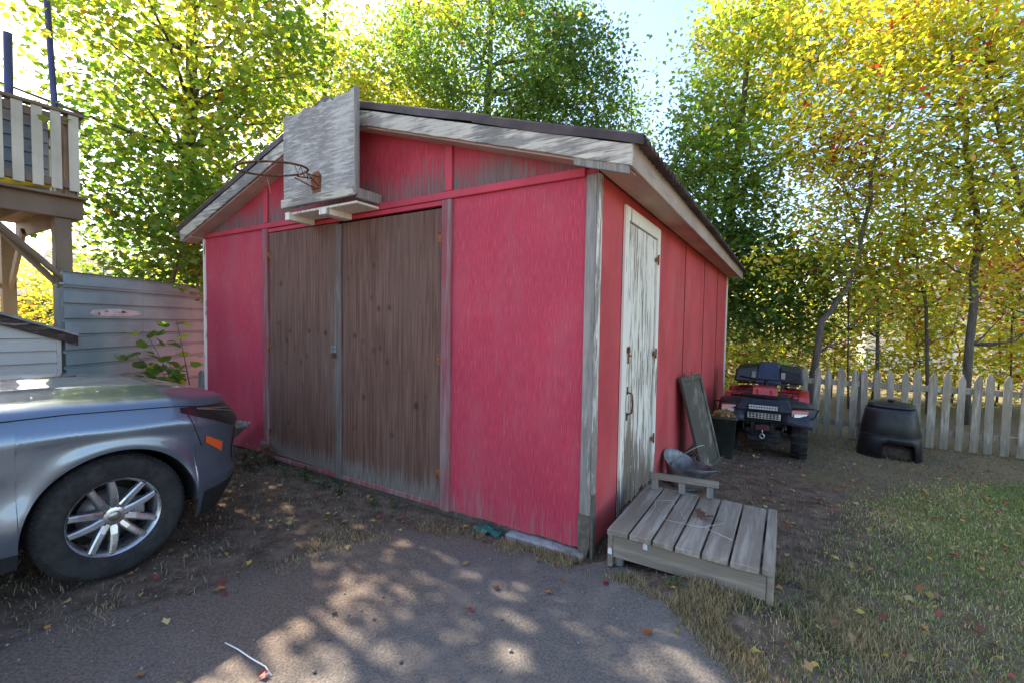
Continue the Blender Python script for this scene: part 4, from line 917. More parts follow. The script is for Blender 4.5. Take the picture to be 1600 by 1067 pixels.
# worn pale patch with rust, its own ragged shape on the metal
def blob(cy, cz, ry, rz_, n=28, jag=.18): return [(cy+ry*math.cos(2*PI*i/n)*(1+jag*random.uniform(-1, 1)), cz+rz_*math.sin(2*PI*i/n)*(1+jag*random.uniform(-1, 1))) for i in range(n)]
MB().prism(blob(.62, 1.575, .34, .042, 30, .12), lambda a, b: (.0045+.006*math.sin(a*3+b*2), a, b), lambda a, b: (.0065+.006*math.sin(a*3+b*2), a, b)).build('paint_patch', plain('pale_paint_patch', (.55, .56, .57), .55, 0, .15, 12), MF)
for cy, cz, ry in ((.50, 1.575, .035), (.58, 1.572, .05), (.65, 1.58, .04), (.73, 1.585, .05), (.40, 1.57, .02)):
    MB().prism(blob(cy, cz+random.uniform(-.012, .012), ry, .013, 14, .4), lambda a, b: (.0068+.006*math.sin(a*3+b*2), a, b), lambda a, b: (.0078+.006*math.sin(a*3+b*2), a, b)).build('rust_spot', M['rust'], MF)
# ================================================================== far buildings
def house(name, label, loc, rz_, L, D, H, wallc, roofc):
    t = thing(name, label, 'house', loc, rz_); wm = plain(name+'_siding', wallc, .7, 0, .1, 2); rm = plain(name+'_roof', roofc, .85, 0, .25, 8, bump=.2)
    MB().box(-L/2, L/2, -D/2, D/2, -.3, H).build('wall', wm, t)
    nb = int(H/.18)
    MB().prism([(-D/2-.4, H-.15), (D/2+.4, H-.15), (0, H+D*.28)], lambda a, b: (-L/2-.35, a, b), lambda a, b: (L/2+.35, a, b)).build('roof', rm, t)
    for k in range(nb): MB().hexa([(-L/2, -D/2-.03, k*.18), (L/2, -D/2-.03, k*.18), (L/2, -D/2-.001, k*.18), (-L/2, -D/2-.001, k*.18)], [(-L/2, -D/2-.008, k*.18+.175), (L/2, -D/2-.008, k*.18+.175), (L/2, -D/2-.001, k*.18+.175), (-L/2, -D/2-.001, k*.18+.175)]).build('lap_board', wm, t)
    for x in (-L*.3, 0, L*.3):
        f = MB().box(x-.55, x+.55, -D/2-.06, -D/2-.031, 1.0, 2.2).build('window', plain('white_frame_'+name+str(x), (.75, .75, .74), .5), t)
        MB().box(x-.47, x+.47, -D/2-.066, -D/2-.061, 1.07, 2.13).build('pane', cgls, f)
    return t
house('white_house', 'white sided house seen through the yellow trees beyond the picket fence', (21.5, 20.5, -.3), -.6, 9, 7, 3.0, (.74, .74, .73), (.10, .10, .105))
house('tan_house', 'low tan house with grey roof seen under the deck', (-19.5, 15.5, 0), .75, 8, 6, 2.3, (.55, .48, .38), (.20, .19, .185))
# ================================================================== leaves and trees
def leafmat(name, trans=.5, rough=.5):
    t = NT(name); a = t.n.new('ShaderNodeAttribute'); a.attribute_name = 'tint'
    t.n.remove(t.b); d = t.n.new('ShaderNodeBsdfDiffuse'); tr = t.n.new('ShaderNodeBsdfTranslucent'); g = t.n.new('ShaderNodeBsdfGlossy'); mx = t.n.new('ShaderNodeMixShader'); m2 = t.n.new('ShaderNodeMixShader')
    c = t.mix(1.0, a.outputs['Color'], (1.2, 1.18, .7), 'MULTIPLY')
    t.L(a.outputs['Color'], d.inputs[0]); t.L(c, tr.inputs[0]); mx.inputs[0].default_value = trans; t.L(d.outputs[0], mx.inputs[1]); t.L(tr.outputs[0], mx.inputs[2])
    g.inputs['Roughness'].default_value = rough; m2.inputs[0].default_value = .05; t.L(mx.outputs[0], m2.inputs[1]); t.L(g.outputs[0], m2.inputs[2]); t.L(m2.outputs[0], t.out.inputs[0])
    return t.m
LEAF = leafmat('leaf', .62); GRASS = leafmat('grass_blade', .25, .6); LITTER = leafmat('dry_litter', .15, .7)
M['bark'] = woodpaint('grey_brown_bark', (.085, .065, .05), (.14, .115, .095), gs=(14, 14, 3), wear=.5, soft=.15, bump=.9)
def pol(l): return np.array([(r*math.sin(math.radians(a)), r*math.cos(math.radians(a))) for a, r in l])
MAPLE = pol([(0, 1), (22, .55), (45, .92), (68, .50), (100, .70), (150, .42), (180, .5), (-150, .42), (-100, .70), (-68, .50), (-45, .92), (-22, .55)])*np.array([.62, .62])
OVAL = np.array([(0, -.55), (.24, -.2), (.26, .15), (0, .6), (-.26, .15), (-.24, -.2)])
PALM = np.array([(0, -.5), (.22, -.25), (.42, .1), (.2, .12), (0, .62), (-.2, .12), (-.42, .1), (-.22, -.25)])
def leaves(P, size, col, shape, rng, flat=.9, droop=.5, parent=None, name='crown', mat=None):
    n = len(P); k = len(shape)
    nr = rng.normal(size=(n, 3)); nr[:, 2] = np.abs(nr[:, 2])*.6+flat; nr /= np.linalg.norm(nr, axis=1)[:, None]
    ax = rng.normal(size=(n, 3)); ax[:, 2] -= droop; ax -= nr*(ax*nr).sum(1)[:, None]; ax /= np.linalg.norm(ax, axis=1)[:, None]
    bx = np.cross(nr, ax); s = size*rng.uniform(.65, 1.25, n)
    fold = rng.uniform(-.1, .35, n)
    V = P[:, None, :]+s[:, None, None]*(shape[None, :, 0, None]*bx[:, None, :]+shape[None, :, 1, None]*ax[:, None, :]+(fold[:, None]*np.abs(shape[None, :, 0])-.25*shape[None, :, 1]**2)[:, :, None]*nr[:, None, :])
    C = np.repeat(np.clip(col, 0, 1), k, axis=0)
    o = fastmesh(name, V.reshape(-1, 3), np.arange(n*k), np.full(n, k), mat or LEAF, parent, C)
    o['kind'] = 'stuff'; return o
GRN = np.array([.175, .285, .045]); DGR = np.array([.09, .165, .04]); YGR = np.array([.50, .52, .06]); YEL = np.array([.80, .66, .075]); ORA = np.array([.60, .23, .03]); RED = np.array([.50, .06, .03])
def clouds(blobs, rng, per=30, sig=.27, vs=.55, hollow=.35):
    out = []; cen = []
    for (c, r, n) in blobs:
        c = np.array(c, float); r = np.array(r, float); K = max(3, int(n/per)); d = rng.normal(size=(K, 3)); d /= np.linalg.norm(d, axis=1)[:, None]
        rad = (hollow+(1-hollow)*rng.random(K)**.6); q = c+d*rad[:, None]*r*(1+.12*rng.normal(size=(K, 1))); cen.append(q)
        m = np.repeat(np.arange(K), rng.poisson(per, K)); sg = sig*rng.uniform(.6, 1.5, K)[m]
        out.append(q[m]+rng.normal(size=(len(m), 3))*sg[:, None]*np.array([1, 1, vs]))
    return np.concatenate(out), np.concatenate(cen)
def tree(name, label, trunk, rad, blobs, size, colf, seed, shape=OVAL, group=None, per=30, sig=.27, nbr=40, zmin=None, cut=None, cat='tree', flat=.9, trunk_r=None):
    rng = np.random.default_rng(seed); base = Vector(trunk[0]); t = thing(name, label, cat, base, 0, group)
    P, C = clouds(blobs, rng, per, sig)
    if zmin is not None: P = P[P[:, 2] > zmin]
    if cut is not None: P = P[cut(P)]
    col = colf(P, rng); b = np.array(base)
    leaves(P-b, size, col, shape, rng, flat, .5, t)
    m = MB(); tp = [Vector(p)-base for p in trunk]
    # smooth the trunk line
    fine = []
    for i in range(len(tp)-1):
        for f in (0, .33, .66): fine.append(tp[i].lerp(tp[i+1], f)+Vector(rng.normal(size=3))*(.03 if i else .005))
    fine.append(tp[-1]); k = len(fine)
    m.tube(fine, [rad*(1.25 if i == 0 else 1)*(1-.8*i/(k-1)) for i in range(k)], 10)
    sel = rng.permutation(len(C))[:nbr]
    for i in sel:
        e = Vector(C[i]-b); js = [j for j in range(k) if fine[j].z < e.z-.15] or [0]
        j = min(js, key=lambda q: (fine[q]-e).length+.4*abs(fine[q].z-e.z)); s = fine[j]; r0 = max(.008, rad*(1-.8*j/(k-1))*.42)
        md = s.lerp(e, .5)+Vector((0, 0, -.06*(e-s).length))+Vector(rng.normal(size=3))*.06*(e-s).length
        m.tube([s, s.lerp(md, .55)+Vector(rng.normal(size=3))*.03, md, e], [r0, r0*.75, r0*.5, .005], 6)
    o = m.build('trunk', M['bark'], t, fix=False); return t
def mixcol(P, rng, cols, w):
    w = np.clip(w, 0, len(cols)-1.001); i = w.astype(int); f = (w-i)[:, None]; cols = np.array(cols); c = cols[i]*(1-f)+cols[i+1]*f
    return c*rng.uniform(.7, 1.3, (len(P), 1))*(1+.12*rng.normal(size=(len(P), 3)))
def colA(P, rng):
    n = fbm(P[:, 0]*.9+P[:, 2]*.5, P[:, 1]*.9-P[:, 2]*.4, 4); w = 1.1+2.6*(n-.47)+.18*(P[:, 2]-4.5)+.30*rng.normal(size=len(P)); w[rng.random(len(P)) < .012] = 3.8
    return mixcol(P, rng, [DGR, GRN, YGR, YEL, ORA], w)
def far_keep(P): return P[:, 1] > 4.3
A_ = tree('maple_tree', 'green maple turning yellow between the deck and the shed', [(-5.6, 7.9, -.1), (-5.5, 7.8, 2), (-5.3, 7.5, 4.2), (-5.2, 7.4, 6.5), (-5.1, 7.3, 8.6)], .17,
     [((-5.15, 7.2, 6.0), (2.0, 1.9, 3.1), 14000), ((-4.9, 6.75, 3.0), (1.55, .9, 1.15), 5200), ((-5.5, 6.0, 4.6), (.75, .7, 1.9), 420), ((-3.9, 7.3, 6.6), (1.0, 1.2, 2.2), 2400)], .108, colA, 1, MAPLE, per=44, sig=.27, nbr=70, cut=lambda P: (P[:, 1] > 4.9) & (P[:, 2] > 1.75))
def colB(P, rng):
    n = fbm(P[:, 0]*.5+P[:, 2]*.3, P[:, 1]*.5-P[:, 2]*.5, 14); w = .8+2.6*(n-.47)-.15*(P[:, 0]+1.0)+.07*(P[:, 2]-9)+.3*rng.normal(size=len(P)); w[(rng.random(len(P)) < .03) & (P[:, 2] > 9.5)] = 3.9  # sunlit side put into the leaf colour: yellower to the left and upwards
    return mixcol(P, rng, [DGR, GRN, YGR, YEL, ORA], w)
tree('maple_tree', 'large dense maple with orange tips behind the shed roof', [(-.8, 15.5, -.1), (-.8, 15.5, 3), (-1, 15.4, 6), (-.9, 15.3, 9), (-.8, 15.2, 12)], .3,
     [((-.9, 15.5, 9.2), (3.7, 3.0, 4.8), 30000), ((1.6, 14.8, 8.2), (1.9, 2, 3.0), 11000), ((-3.6, 15.0, 8.3), (1.8, 2, 3.2), 9500)], .135, colB, 2, PALM, per=40, sig=.36, nbr=40, zmin=5.0)
tree('young_maple_tree', 'slender yellow-green maple behind the backboard end of the roof', [(-5.9, 13.6, -.1), (-5.8, 13.6, 3), (-5.7, 13.5, 6), (-5.6, 13.5, 10.2)], .13, [((-5.5, 13.5, 7.0), (1.8, 1.5, 3.6), 11500)], .13,
     lambda P, rng: mixcol(P, rng, [GRN, YGR, YEL], .9+.5*rng.normal(size=len(P))), 3, PALM, per=30, sig=.32, nbr=30, zmin=3)
tree('wispy_tree', 'thin dark wispy tree between the large maple and the green tree', [(4.2, 16.5, -.1), (4.2, 16.5, 5), (4.1, 16.4, 10.0)], .1, [((4.0, 16.3, 8.3), (.95, .9, 2.1), 1100)], .13, lambda P, rng: mixcol(P, rng, [DGR*1.1, GRN], .4+.3*rng.normal(size=len(P))), 4, OVAL, per=14, sig=.25, nbr=40)
def colC(P, rng):
    n = fbm(P[:, 0]*.9, P[:, 2]*.9, 24); w = .8+1.6*(n-.47)+.26*(P[:, 2]-5.4)+.12*(P[:, 0]-5)+.25*rng.normal(size=len(P)); return mixcol(P, rng, [DGR, GRN, YGR, YEL], w)
tree('green_tree', 'leafy green tree rising behind the back corner of the shed', [(5.2, 11.2, -.3), (5.25, 11.2, 2), (5.3, 11.1, 4.5), (5.5, 11.2, 7), (5.8, 11.3, 10)], .16,
     [((4.75, 10.9, 4.7), (1.45, 1.3, 2.7), 11500), ((5.75, 10.4, 2.3), (1.5, 1.0, 1.4), 6500), ((6.0, 11.5, 8.3), (1.45, 1.3, 2.2), 7500)], .125, colC, 5, PALM, per=34, sig=.28, nbr=60, cut=lambda P: (((P[:, 0]-KX)*VX[0]+(P[:, 1]-KY)*VX[1]) > 7.25) | (((P[:, 0]-KX)*UX[0]+(P[:, 1]-KY)*UX[1]) > .5))
def colD(red):
    def f(P, rng):
        n = fbm(P[:, 0]*.8+3, P[:, 2]*.8, 34); w = .95+2.2*(n-.47)+.35*rng.normal(size=len(P)); c = mixcol(P, rng, [YGR*.55, YGR, YEL, YEL*1.1], w); k = rng.random(len(P)) < red; c[k] = RED*rng.uniform(.6, 1.4, (k.sum(), 1)); return c
    return f
def dpt(*a): return tuple(dp(*a))
def gr_(px, d): p = dp(px, 560, d); return (p.x, p.y, gzf(p.x, p.y)-.08)
RG = 'yellow trees beyond the picket fence'
def yt(label, name, base, pts, rad, blobs, seed, red=.02, size=.108, per=22, nbr=60, sig=.25):
    d = base[1]; tr = [gr_(*base)]+[dpt(*p) for p in pts]
    blobs = blobs+[(pts[0][0]+30, 470, d+.2, (.9, .6, .55), 260), (pts[0][0]-35, 400, d+.1, (.9, .6, .5), 260)]
    tree(name, label, tr, rad*.68, [((lambda q: (q.x, q.y, q.z))(dp(a, b, e)), r, n) for a, b, e, r, n in [(q[0], q[1], q[2], tuple(1.12*k for k in q[3]), int(q[4]*1.9)) for q in blobs]], size, colD(red), seed, OVAL, None, per, sig, nbr, zmin=.3)
yt('yellow tree with leaning forked trunk beyond the picket fence', 'yellow_tree', (1262, 8.9), [(1285, 500, 8.9), (1325, 450, 8.9), (1345, 390, 9), (1362, 270, 9.1), (1395, 120, 9.2), (1410, -40, 9.3)], .10, [(1335, 170, 9.2, (1.35, 1.1, 1.9), 2000), (1390, 20, 9.2, (1.4, 1.2, 1.3), 1500), (1310, 360, 9.2, (.8, .7, .8), 600)], 11)
yt('yellow tree with tall crooked grey trunk beyond the picket fence', 'yellow_tree', (1512, 8.5), [(1518, 470, 8.5), (1528, 350, 8.5), (1512, 270, 8.5), (1505, 160, 8.6), (1490, 90, 8.7), (1480, -60, 8.8)], .105, [(1480, 120, 8.6, (1.45, 1.1, 1.7), 2000), (1500, -40, 8.6, (1.6, 1.2, 1.2), 1200), (1455, 310, 8.7, (1.0, .8, .8), 700), (1565, 300, 8.4, (.9, .8, .9), 600)], 12)
yt('yellow tree with slanting trunk at the far end of the fence', 'yellow_tree', (1660, 8.2), [(1625, 420, 8.2), (1592, 300, 8.2), (1560, 190, 8.2), (1540, 100, 8.3), (1530, -50, 8.3)], .09, [(1570, 140, 8.2, (1.2, 1.0, 1.6), 1600), (1620, 300, 8.0, (1.0, .9, 1.2), 900), (1660, 60, 8, (1.2, 1, 1.8), 900)], 13)
yt('thin yellow tree with twin curved stems behind the compost bin', 'yellow_tree', (1455, 9.4), [(1448, 480, 9.4), (1430, 400, 9.4), (1410, 300, 9.4), (1420, 200, 9.4)], .055, [(1420, 330, 9.4, (1.0, .9, 1.0), 800), (1380, 420, 9.5, (.9, .8, .6), 500)], 14, .05)
yt('thin yellow-green tree close to the quad bike', 'yellow_tree', (1375, 10.2), [(1370, 470, 10.2), (1340, 350, 10.2), (1290, 220, 10.2), (1270, 100, 10.2)], .06, [(1280, 130, 10.3, (1.2, 1, 1.8), 1500), (1255, 280, 10.2, (1.0, .9, 1.2), 800)], 15, .03)
yt('small reddish-leaved sapling beyond the far end of the fence', 'red_sapling', (1585, 9.6), [(1580, 500, 9.6), (1570, 430, 9.6), (1575, 380, 9.6)], .03, [(1570, 430, 9.6, (.7, .6, .5), 420)], 16, .75)
yt('small sapling with red leaves among the yellow trees', 'red_sapling', (1330, 9.9), [(1325, 450, 9.9), (1320, 330, 9.9), (1310, 230, 9.9)], .03, [(1315, 235, 9.8, (.55, .5, .5), 230), (1345, 290, 9.8, (.6, .5, .7), 180)], 17, .7)
# shrubs behind the fence
random.seed(77)
for i, (px, d, w, h) in enumerate(((1165, 9.6, .8, 1.5), (1240, 10.6, 1.0, 2.2), (1300, 11.5, 1.2, 2.6), (1365, 11.4, 1.1, 2.6), (1430, 10.4, 1.0, 2.3), (1490, 11.0, 1.2, 2.7), (1560, 10.6, 1.1, 2.2), (1640, 9.2, 1.0, 2.2))):
    b = gr_(px, d); c = (b[0], b[1], b[2]+h*.62)
    where = ['beside the quad bike box', 'next to the leaning trunk', 'behind the leaning trunk', 'left of the compost bin lid', 'behind the compost bin', 'before the white house', 'behind the crooked trunk', 'at the end of the fence'][i]
    tree('yellow_shrub', 'yellow leafy shrub beyond the fence '+where.replace('left of', 'near'), [b, (b[0]+.1, b[1], b[2]+h*.5), (b[0]-.1, b[1], b[2]+h)], .025, [(c, (w, .8, h*.55), 1700)], .11, colD(.05), 100+i, OVAL, 'yellow shrubs beyond the fence', 20, .24, 40, cat='shrub')
# greenery behind the metal fence, seen under the deck
for i, (px, d, w, h, k) in enumerate(((20, 13.5, 1.5, 3.4, 'o'), (90, 12.5, 1.5, 3.0, 'y'), (165, 11.5, 1.5, 3.6, 'y'), (245, 12.5, 1.5, 3.2, 'y'), (310, 11.0, 1.2, 2.7, 'y'))):
    b = dp(px, 560, d); b = (b.x, b.y, -.1)
    tree('background_bush', ['orange tinted bush seen behind the deck posts', 'yellow-green bush seen beside the deck corner post', 'bright yellow-green bush above the metal fence', 'pale green bush above the metal fence', 'yellow bush between metal fence and shed'][i], [b, (b[0], b[1], h*.4), (b[0], b[1], h*.85)], .05, [((b[0], b[1], h*.6), (w, 1, h*.45), 1500)], .13,
         (lambda P, rng: mixcol(P, rng, [YGR, YEL, ORA, RED], 1.4+.6*rng.normal(size=len(P)))) if k == 'o' else (lambda P, rng: mixcol(P, rng, [GRN, YGR, YEL], 1.0+.45*rng.normal(size=len(P)))), 200+i, OVAL, 'bushes behind the metal fence', 30, .3, 20, cat='bush')
# far wood all round, one mass
rng = np.random.default_rng(50); bl = []
for i in range(46):
    a = math.radians(-75+150*i/45+rng.uniform(-1.5, 1.5)); r = rng.uniform(26, 44); h = rng.uniform(5, 9.5) if abs(math.degrees(a)) < 20 or math.degrees(a) > 20 else rng.uniform(3.5, 5.5)
    bl.append(((r*math.sin(a), r*math.cos(a), h*.5), (rng.uniform(2.2, 3.6), 2, h*.5), 620))
P, C = clouds(bl, rng, 30, .55); n = fbm(P[:, 0]*.15, P[:, 1]*.15, 61); P = P[P[:, 2] > -.2]
n = fbm(P[:, 0]*.15, P[:, 1]*.15, 61)
props(leaves(P, .34, mixcol(P, rng, [GRN, YGR, YEL, ORA], .9+3*(n-.47)+.4*rng.normal(size=len(P))), OVAL, rng, name='far_wood'), 'far belt of autumn trees closing the view behind the gardens', 'wood')
# ================================================================== sapling at the shed corner
SP = thing('sapling', 'green sapling with broad leaves growing between metal fence and shed', 'plant', (-3.98, 5.5, 0))
heart = pol([(0, 1), (25, .62), (55, .60), (90, .62), (130, .60), (165, .45), (180, .30), (-165, .45), (-130, .60), (-90, .62), (-55, .60), (-25, .62)])*.62
def leaf_mesh(name, shape, col, fold=.25):
    v = [(x, y, fold*abs(x)-.2*y*y) for x, y in shape]; me = bpy.data.meshes.new(name); me.from_pydata(v, [], [tuple(range(len(v)))])
    at = me.attributes.new('tint', 'FLOAT_COLOR', 'POINT')
    for d in at.data: d.color = tuple(col)+(1,)
    me.materials.append(LEAF); return me
lm_ = [leaf_mesh('broad_leaf', heart, c) for c in ((.13, .24, .045), (.10, .19, .045), (.17, .29, .05), (.42, .45, .06))]
rng = random.Random(6)
for k, (dx, dy, h, lean) in enumerate(((.0, 0, 1.10, -.50), (.08, .05, 1.50, -.12), (-.05, -.05, .80, -.70), (.1, -.08, .95, -.25), (.0, .05, 1.30, -.38), (.05, 0, 1.0, -.15))):
    pts = [Vector((dx+lean*(f**1.4), dy-.15*f, h*f**.85)) for f in np.linspace(0, 1, 7)]; MB().tube(pts, [.009-.0011*i for i in range(7)], 6).build('stem', M['bark'], SP)
    for q in range(20):
        f = .30+.70*q/19; i = min(5, int(f*6)); p = pts[i].lerp(pts[i+1], f*6-i); a = rng.uniform(0, 2*PI); r = rng.uniform(.05, .24); e = p+Vector((math.cos(a)*r, math.sin(a)*r*.8-.03, rng.uniform(-.05, .06)))
        o = bpy.data.objects.new('leaf', lm_[rng.choice((0, 0, 1, 1, 2, 3))]); COL.objects.link(o); o.parent = SP; o.location = e; s = rng.uniform(.12, .20); o.scale = (s, s, s); o.rotation_euler = (rng.uniform(-.3, 1.1), rng.uniform(-.5, .5), rng.uniform(-1.3, 1.3)+PI)
# ================================================================== grass, litter, stones
def blades(name, X, Y, H, wid, col, rng, lean=.5, mat=None, zoff=0.0):
    n = len(X); Z = ground_h(X, Y)+zoff; a = rng.uniform(0, 2*PI, n); l = rng.uniform(.1, 1, n)*lean*H; b = rng.uniform(0, 2*PI, n)
    dx, dy = np.cos(a)*wid/2, np.sin(a)*wid/2; ox, oy = np.cos(b)*l, np.sin(b)*l; hz = np.sqrt(np.maximum(H*H-l*l, (H*.08)**2))
    V = np.zeros((n, 5, 3)); z0 = Z-.004
    V[:, 0] = np.stack([X-dx, Y-dy, z0], 1); V[:, 1] = np.stack([X+dx, Y+dy, z0], 1)
    V[:, 2] = np.stack([X+dx*.8+ox*.35, Y+dy*.8+oy*.35, Z+hz*.6], 1); V[:, 3] = np.stack([X-dx*.8+ox*.35, Y-dy*.8+oy*.35, Z+hz*.6], 1); V[:, 4] = np.stack([X+ox, Y+oy, Z+hz], 1)
    idx = np.arange(n)[:, None]*5; F = np.concatenate([idx+np.array([[0, 1, 2, 3]]), idx+np.array([[3, 2, 4]])], 1).ravel(); cnt = np.tile([4, 3], n)
    o = fastmesh(name, V.reshape(-1, 3), F, cnt, mat or GRASS, None, np.repeat(np.clip(col, 0, 1), 5, axis=0)); return props(o, kind='stuff')
rng = np.random.default_rng(71)
def px_poly(l): return [tuple(gp(a, b, -.05).xy) for a, b in l]
LAWN = px_poly([(1175, 1100), (1235, 980), (1285, 880), (1300, 800), (1330, 765), (1440, 735), (1620, 728)])
LAWN += [(9.5, 6.2), (9.5, 0), (1.6, 0)]
def scatter(n, x0, x1, y0, y1): return rng.uniform(x0, x1, n), rng.uniform(y0, y1, n)
X, Y = scatter(420000, .9, 7.6, .9, 6.6); s = pdist(X, Y, LAWN)+.5*(fbm(X*1.3, Y*1.3, 41)-.47); d = np.hypot(X, Y)
keep = (rng.random(len(X)) < sstep(s, -.25, .35)*(.45+.55*sstep(fbm(X*1.1, Y*1.1, 43), .33, .55))*np.clip(3.2/d, .3, 1)); X, Y = X[keep], Y[keep]
dr = sstep(fbm(X*.9, Y*.9, 44)+.16*rng.normal(size=len(X)), .45, .68)[:, None]
cg = np.array([.19, .27, .06])*(1-dr)+np.array([.54, .45, .22])*dr
blades('lawn_grass', X, Y, rng.uniform(.014, .036, len(X)), rng.uniform(.0022, .0045, len(X))*np.clip(np.hypot(X, Y)/2.6, 1, 2.6), cg*rng.uniform(.6, 1.4, (len(X), 1)), rng, .85)['label'] = 'short patchy lawn grass, green mixed with straw'
# dry grass by the platform and along the asphalt edge
edge = DRIVE[1:15]
def near_edge(n, sp, i0=0, i1=None):
    e = edge[i0:i1]; k = rng.integers(0, len(e)-1, n); f = rng.random(n); E = np.array(e); p = E[k]*(1-f[:, None])+E[k+1]*f[:, None]; return p[:, 0]+rng.normal(size=n)*sp, p[:, 1]+rng.normal(size=n)*sp
X1, Y1 = near_edge(16000, .09, 1, 7); pc = W(.62, -.22); X2 = pc.x+rng.normal(size=15000)*.34; Y2 = pc.y+rng.normal(size=15000)*.20; pc2 = W(1.15, .15); X3 = pc2.x+rng.normal(size=15000)*.20; Y3 = pc2.y+rng.normal(size=15000)*.36
X4, Y4 = near_edge(7000, .15, 7, 13); X5, Y5 = near_edge(5000, .10, 5, 8)
X = np.concatenate([X1, X2, X3, X4, X5]); Y = np.concatenate([Y1, Y2, Y3, Y4, Y5]); u_, v_ = uv(X, Y)
t4 = np.concatenate([np.zeros(46000), np.ones(12000)])
keep = ~((u_ > .16) & (u_ < 1.03) & (v_ > -.10)) & ~((u_ < .02) & (v_ > -.03)) & (pdist(X, Y, DRIVE) < .12) & (fbm(X*3.3, Y*3.3, 47) > np.where(t4 > 0, .50, .40)); X, Y, t4 = X[keep], Y[keep], t4[keep]
gm = (rng.random(len(X)) < .15+.35*sstep(fbm(X*2.2, Y*2.2, 48), .5, .65)*(t4 == 0))[:, None]
c = np.where(gm, np.array([[.075, .10, .03]]), np.array([[.44, .33, .18]]))*rng.uniform(.45, 1.3, (len(X), 1))
blades('dry_grass', X, Y, rng.uniform(.02, .075, len(X))*np.where(t4 > 0, .7, 1), rng.uniform(.002, .004, len(X)), c, rng, 1.25)['label'] = 'straw coloured dry grass along the asphalt edge and platform'
# straw, twigs and leaf bits lying flat on the bare earth
X, Y = scatter(70000, -4.4, 7.4, 1.6, 7.2); u_, v_ = uv(X, Y); inside = (u_ > -4.95) & (u_ < 0) & (v_ > 0) & (v_ < 6.95); dd = pdist(X, Y, DRIVE)
keep = ~inside & (dd < .15*rng.random(len(X))) & (rng.random(len(X)) < 1-.75*sstep(pdist(X, Y, LAWN), .2, .8)) & (fbm(X*2, Y*2, 51) > .36); X, Y = X[keep], Y[keep]
pal = np.array([[.22, .16, .10], [.12, .08, .055], [.30, .23, .15], [.08, .055, .04], [.16, .13, .11]])
blades('straw_litter', X, Y, rng.uniform(.015, .06, len(X)), rng.uniform(.002, .006, len(X)), pal[rng.integers(0, 5, len(X))]*rng.uniform(.6, 1.3, (len(X), 1)), rng, 1.35, LITTER, .004)['label'] = 'brown straw and twig litter on the bare earth'
# pebbles
X, Y = scatter(9000, -4.2, 2.2, .9, 5.5); dd = pdist(X, Y, DRIVE); u_, v_ = uv(X, Y); keep = ~((u_ > -4.95) & (u_ < 0) & (v_ > 0)) & (rng.random(len(X)) < np.where(dd > .15, .10, .5)); X, Y, dd = X[keep], Y[keep], dd[keep]
ico = np.array([(0, 0, 1), (.9, 0, .3), (.28, .85, .3), (-.72, .53, .3), (-.72, -.53, .3), (.28, -.85, .3), (0, 0, -.6)]); icf = [(0, 1, 2), (0, 2, 3), (0, 3, 4), (0, 4, 5), (0, 5, 1), (6, 2, 1), (6, 3, 2), (6, 4, 3), (6, 5, 4), (6, 1, 5)]
n = len(X); sz = rng.uniform(.003, .010, n); V = ico[None]*sz[:, None, None]*rng.uniform(.7, 1.4, (n, 1, 3)); V[:, :, 0] += X[:, None]; V[:, :, 1] += Y[:, None]; V[:, :, 2] += (np.maximum(ground_h(X, Y), gz(X, Y)+np.clip(.008+dd*.25, -.05, .014))+sz*.25)[:, None]
F = (np.arange(n)[:, None]*7+np.array(icf).ravel()[None]).ravel()
props(fastmesh('pebbles', V.reshape(-1, 3), F, np.full(n*10, 3), LITTER, None, np.repeat(rng.uniform(.08, .30, (n, 1))*np.array([[1, .95, .9]]), 7, axis=0)), kind='stuff')['label'] = 'small grey pebbles scattered over earth and asphalt'
# fallen leaves: many small ones as one mass, the larger single ones as things
X, Y = scatter(2300, -3.6, 8, 1.5, 6.6); u_, v_ = uv(X, Y); keep = ~((u_ > -5) & (u_ < .1) & (v_ > -.05)) & (rng.random(len(X)) < np.where(X > 1.0, 1.0, np.where(pdist(X, Y, DRIVE) > .1, .07, .75))) & ~((u_ > .1) & (u_ < 1.05) & (v_ > -.15) & (v_ < .8)); X, Y = X[keep], Y[keep]
dd = pdist(X, Y, DRIVE); Z = np.maximum(ground_h(X, Y), gz(X, Y)+np.clip(.008+dd*.25, -.05, .014))+.016+.012*(pdist(X, Y, LAWN) > 0)
pal = np.array([[.40, .30, .05], [.28, .16, .07], [.20, .10, .05], [.45, .20, .04], [.30, .05, .03], [.42, .36, .14]]); c = pal[rng.integers(0, 6, len(X))]*rng.uniform(.6, 1.3, (len(X), 1))
o = leaves(np.stack([X, Y, Z], 1), .045, c, PALM, rng, 2.6, 0, None, 'fallen_leaves', LITTER); o['label'] = 'small fallen autumn leaves scattered over lawn and earth'
fl = {k: leaf_mesh('fallen_'+k, MAPLE, c, .35) for k, c in (('red', (.34, .035, .035)), ('orange', (.50, .17, .03)), ('yellow', (.55, .42, .06)), ('brown', (.17, .075, .04)))}
